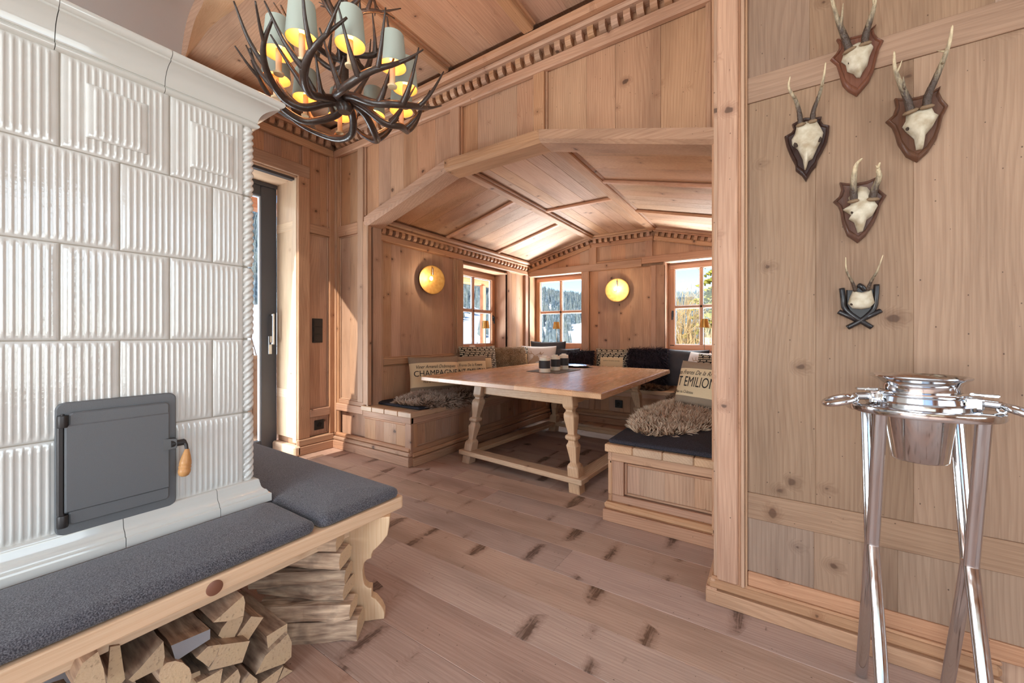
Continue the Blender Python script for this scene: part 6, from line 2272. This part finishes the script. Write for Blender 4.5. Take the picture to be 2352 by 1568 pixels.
g = G()
RR = [10, 14, 20, 28, 40, 55, 75, 95, 115, 135, 160, 190, 220, 255, 290, 330, 370, 410, 450, 480, 520]
AZS = list(range(-40, 141, 3))
vs = []
for r in RR:
    for a in AZS:
        ra = math.radians(a)
        vs.append((-r * math.sin(ra), r * math.cos(ra), ground(r, a)))
na = len(AZS)
fs = [(j * na + i, j * na + i + 1, (j + 1) * na + i + 1, (j + 1) * na + i) for j in range(len(RR) - 1) for i in range(na - 1)]
g.add(vs, fs)
ter = obj('snowy_terrain', g, M['snow'], None, smooth='all', kind='structure')
ter['label'] = 'snow-covered valley and mountain slopes outside the windows'
ter['category'] = 'terrain'
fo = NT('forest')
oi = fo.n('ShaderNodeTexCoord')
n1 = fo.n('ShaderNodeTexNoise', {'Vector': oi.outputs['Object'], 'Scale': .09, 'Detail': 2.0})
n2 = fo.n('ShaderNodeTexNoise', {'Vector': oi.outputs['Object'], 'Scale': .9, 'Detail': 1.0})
col = fo.mix(fo.rng(n1.outputs[0], .35, .65), srgb(88, 108, 118), srgb(134, 142, 134))  # distance haze is painted into this blue-grey forest colour
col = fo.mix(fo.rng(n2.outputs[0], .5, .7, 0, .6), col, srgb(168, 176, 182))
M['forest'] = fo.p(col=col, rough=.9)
rs = random.Random(5)
g = G()
cnt = 0
while cnt < 9000:
    a = rs.uniform(-6, 84)
    r = math.sqrt(rs.uniform(118 ** 2, 500 ** 2))
    f = noise.noise(Vector((a * .16, r * .013, 9)))
    if f < -.22 and r < 360:
        continue
    if a > 36 and r < 150:
        continue
    if 20 < a < 25 and r < 240:
        continue
    ra = math.radians(a)
    x, y, z = -r * math.sin(ra), r * math.cos(ra), ground(r, a)
    h = rs.uniform(6, 11)
    w = h * rs.uniform(.16, .24)
    o = len(g.v)
    g.v += [Vector((x + w * math.cos(k * 2 * PI / 5 + cnt), y + w * math.sin(k * 2 * PI / 5 + cnt), z - .5)) for k in range(5)] + [Vector((x, y, z + h))]
    g.f += [[o + k, o + (k + 1) % 5, o + 5] for k in range(5)]
    g.m += [0] * 5
    cnt += 1
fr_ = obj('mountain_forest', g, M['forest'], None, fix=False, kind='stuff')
fr_['label'] = 'frosty, haze-tinted conifer forest on the far mountain slopes'
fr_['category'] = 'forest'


def conifer(label, x, y, z, h, w, mat, nb=26, seed=1, droop=.3):
    rs = random.Random(seed)
    t = thing('conifer', label, 'tree', (x, y, z))
    obj('trunk', G().tube([(x, y, z), (x, y, z + h * .98)], [w * .06, .01], 7), M['bark_tree'], t)
    g = G()
    for i in range(nb):
        k = i / nb
        zz = z + h * (.08 + .9 * k)
        R = w * (1 - k) ** .85 + .05
        m = 11
        off = rs.uniform(0, 6)
        for j in range(m):
            a = 2 * PI * j / m + off + rs.uniform(-.2, .2)
            L = R * rs.uniform(.75, 1.15)
            d = Vector((math.cos(a), math.sin(a), 0))
            sd_ = Vector((-math.sin(a), math.cos(a), 0))
            b0 = Vector((x, y, zz + h * .02))
            tip = b0 + d * L - Vector((0, 0, L * droop))
            n_ = 9
            for q in range(n_):
                f0 = (q + .3) / n_
                c_ = b0.lerp(tip, f0) + Vector((rs.uniform(-.03, .03), rs.uniform(-.03, .03), rs.uniform(-.03, .03)))
                s_ = L * .22 * (1 - f0 * .5)
                o = len(g.v)
                g.v += [c_ - sd_ * s_ - Vector((0, 0, s_ * rs.uniform(.2, .8))), c_ + d * s_ * 1.2, c_ + sd_ * s_ - Vector((0, 0, s_ * rs.uniform(.2, .8))), c_ + Vector((0, 0, s_ * .35)) - d * s_ * .3]
                g.f += [[o, o + 1, o + 3], [o + 1, o + 2, o + 3]]
                g.m += [0, 0]
    obj('foliage', g, mat, t, fix=False)
    return t


M['bark_tree'] = plain('tree_bark', srgb(92, 72, 56), .9)


def leafy(name, a, b):
    t = NT(name)
    tc = t.n('ShaderNodeTexCoord')
    n1 = t.n('ShaderNodeTexNoise', {'Vector': tc.outputs['Object'], 'Scale': 6.0, 'Detail': 2.0})
    return t.p(col=t.mix(t.rng(n1.outputs[0], .3, .7), srgb(*a), srgb(*b)), rough=.8)


M['needles'] = leafy('needles', (96, 104, 40), (186, 176, 70))
M['needles_dark'] = leafy('needles_dark', (60, 72, 50), (120, 122, 72))
conifer('tall sunlit yellow-green conifer outside the right back window', -1.05, 15.5, ground(15, 3), 10.5, 2.1, M['needles'], 34, 3)
conifer('small spruce on the snow outside the left back window', -9.8, 21.0, ground(23, 25) - .3, 4.2, 1.0, M['needles_dark'], 14, 4)
conifer('dark small spruce right of the sunlit one outside the left back window', -8.3, 22.0, ground(23, 21) - .3, 3.8, .9, M['needles_dark'], 14, 8)
conifer('little pine sapling outside the left alcove window', -7.4, 9.3, -2.3, 3.35, .55, M['needles'], 10, 6)


def bush(label, x, y, z, h, w, n, seed, mat):
    rs = random.Random(seed)
    t = thing('bare_bush', label, 'bush', (x, y, z))
    g = G()
    for i in range(n):
        a, k = rs.uniform(0, 2 * PI), rs.uniform(.1, 1)
        b0 = Vector((x + rs.uniform(-.3, .3) * w, y + rs.uniform(-.3, .3) * w, z))
        e_ = b0 + Vector((math.cos(a) * w * k * .6, math.sin(a) * w * k * .6, h * rs.uniform(.55, 1)))
        m = b0.lerp(e_, .5) + Vector((0, 0, h * .12))
        S_ = spline([b0, m, e_], 4)
        g.tube(S_, taper(len(S_), .022, .005), 4, caps=False)
        for _ in range(5):
            p = S_[rs.randrange(3, len(S_) - 1)]
            q = p + Vector((rs.uniform(-.4, .4), rs.uniform(-.4, .4), rs.uniform(.1, .6))) * h * .2
            g.tube([p, q], [.009, .003], 3, caps=False)
    obj('twigs', g, mat, t, fix=False)
    return t


M['twig'] = leafy('twig_golden', (176, 146, 96), (206, 180, 130))
bush('golden bare bush outside the right back window, left of the conifer', -2.25, 12.6, ground(12, 9), 4.9, 1.5, 150, 2, M['twig'])
bush('golden bare bush low in front of the tall conifer', -1.0, 10.2, ground(11, 6), 3.6, 1.3, 120, 3, M['twig'])
bush('bare twigs outside the glazed door beyond the railing', -7.6, 3.35, -1.6, 3.2, 1.0, 26, 5, M['bark_tree'])
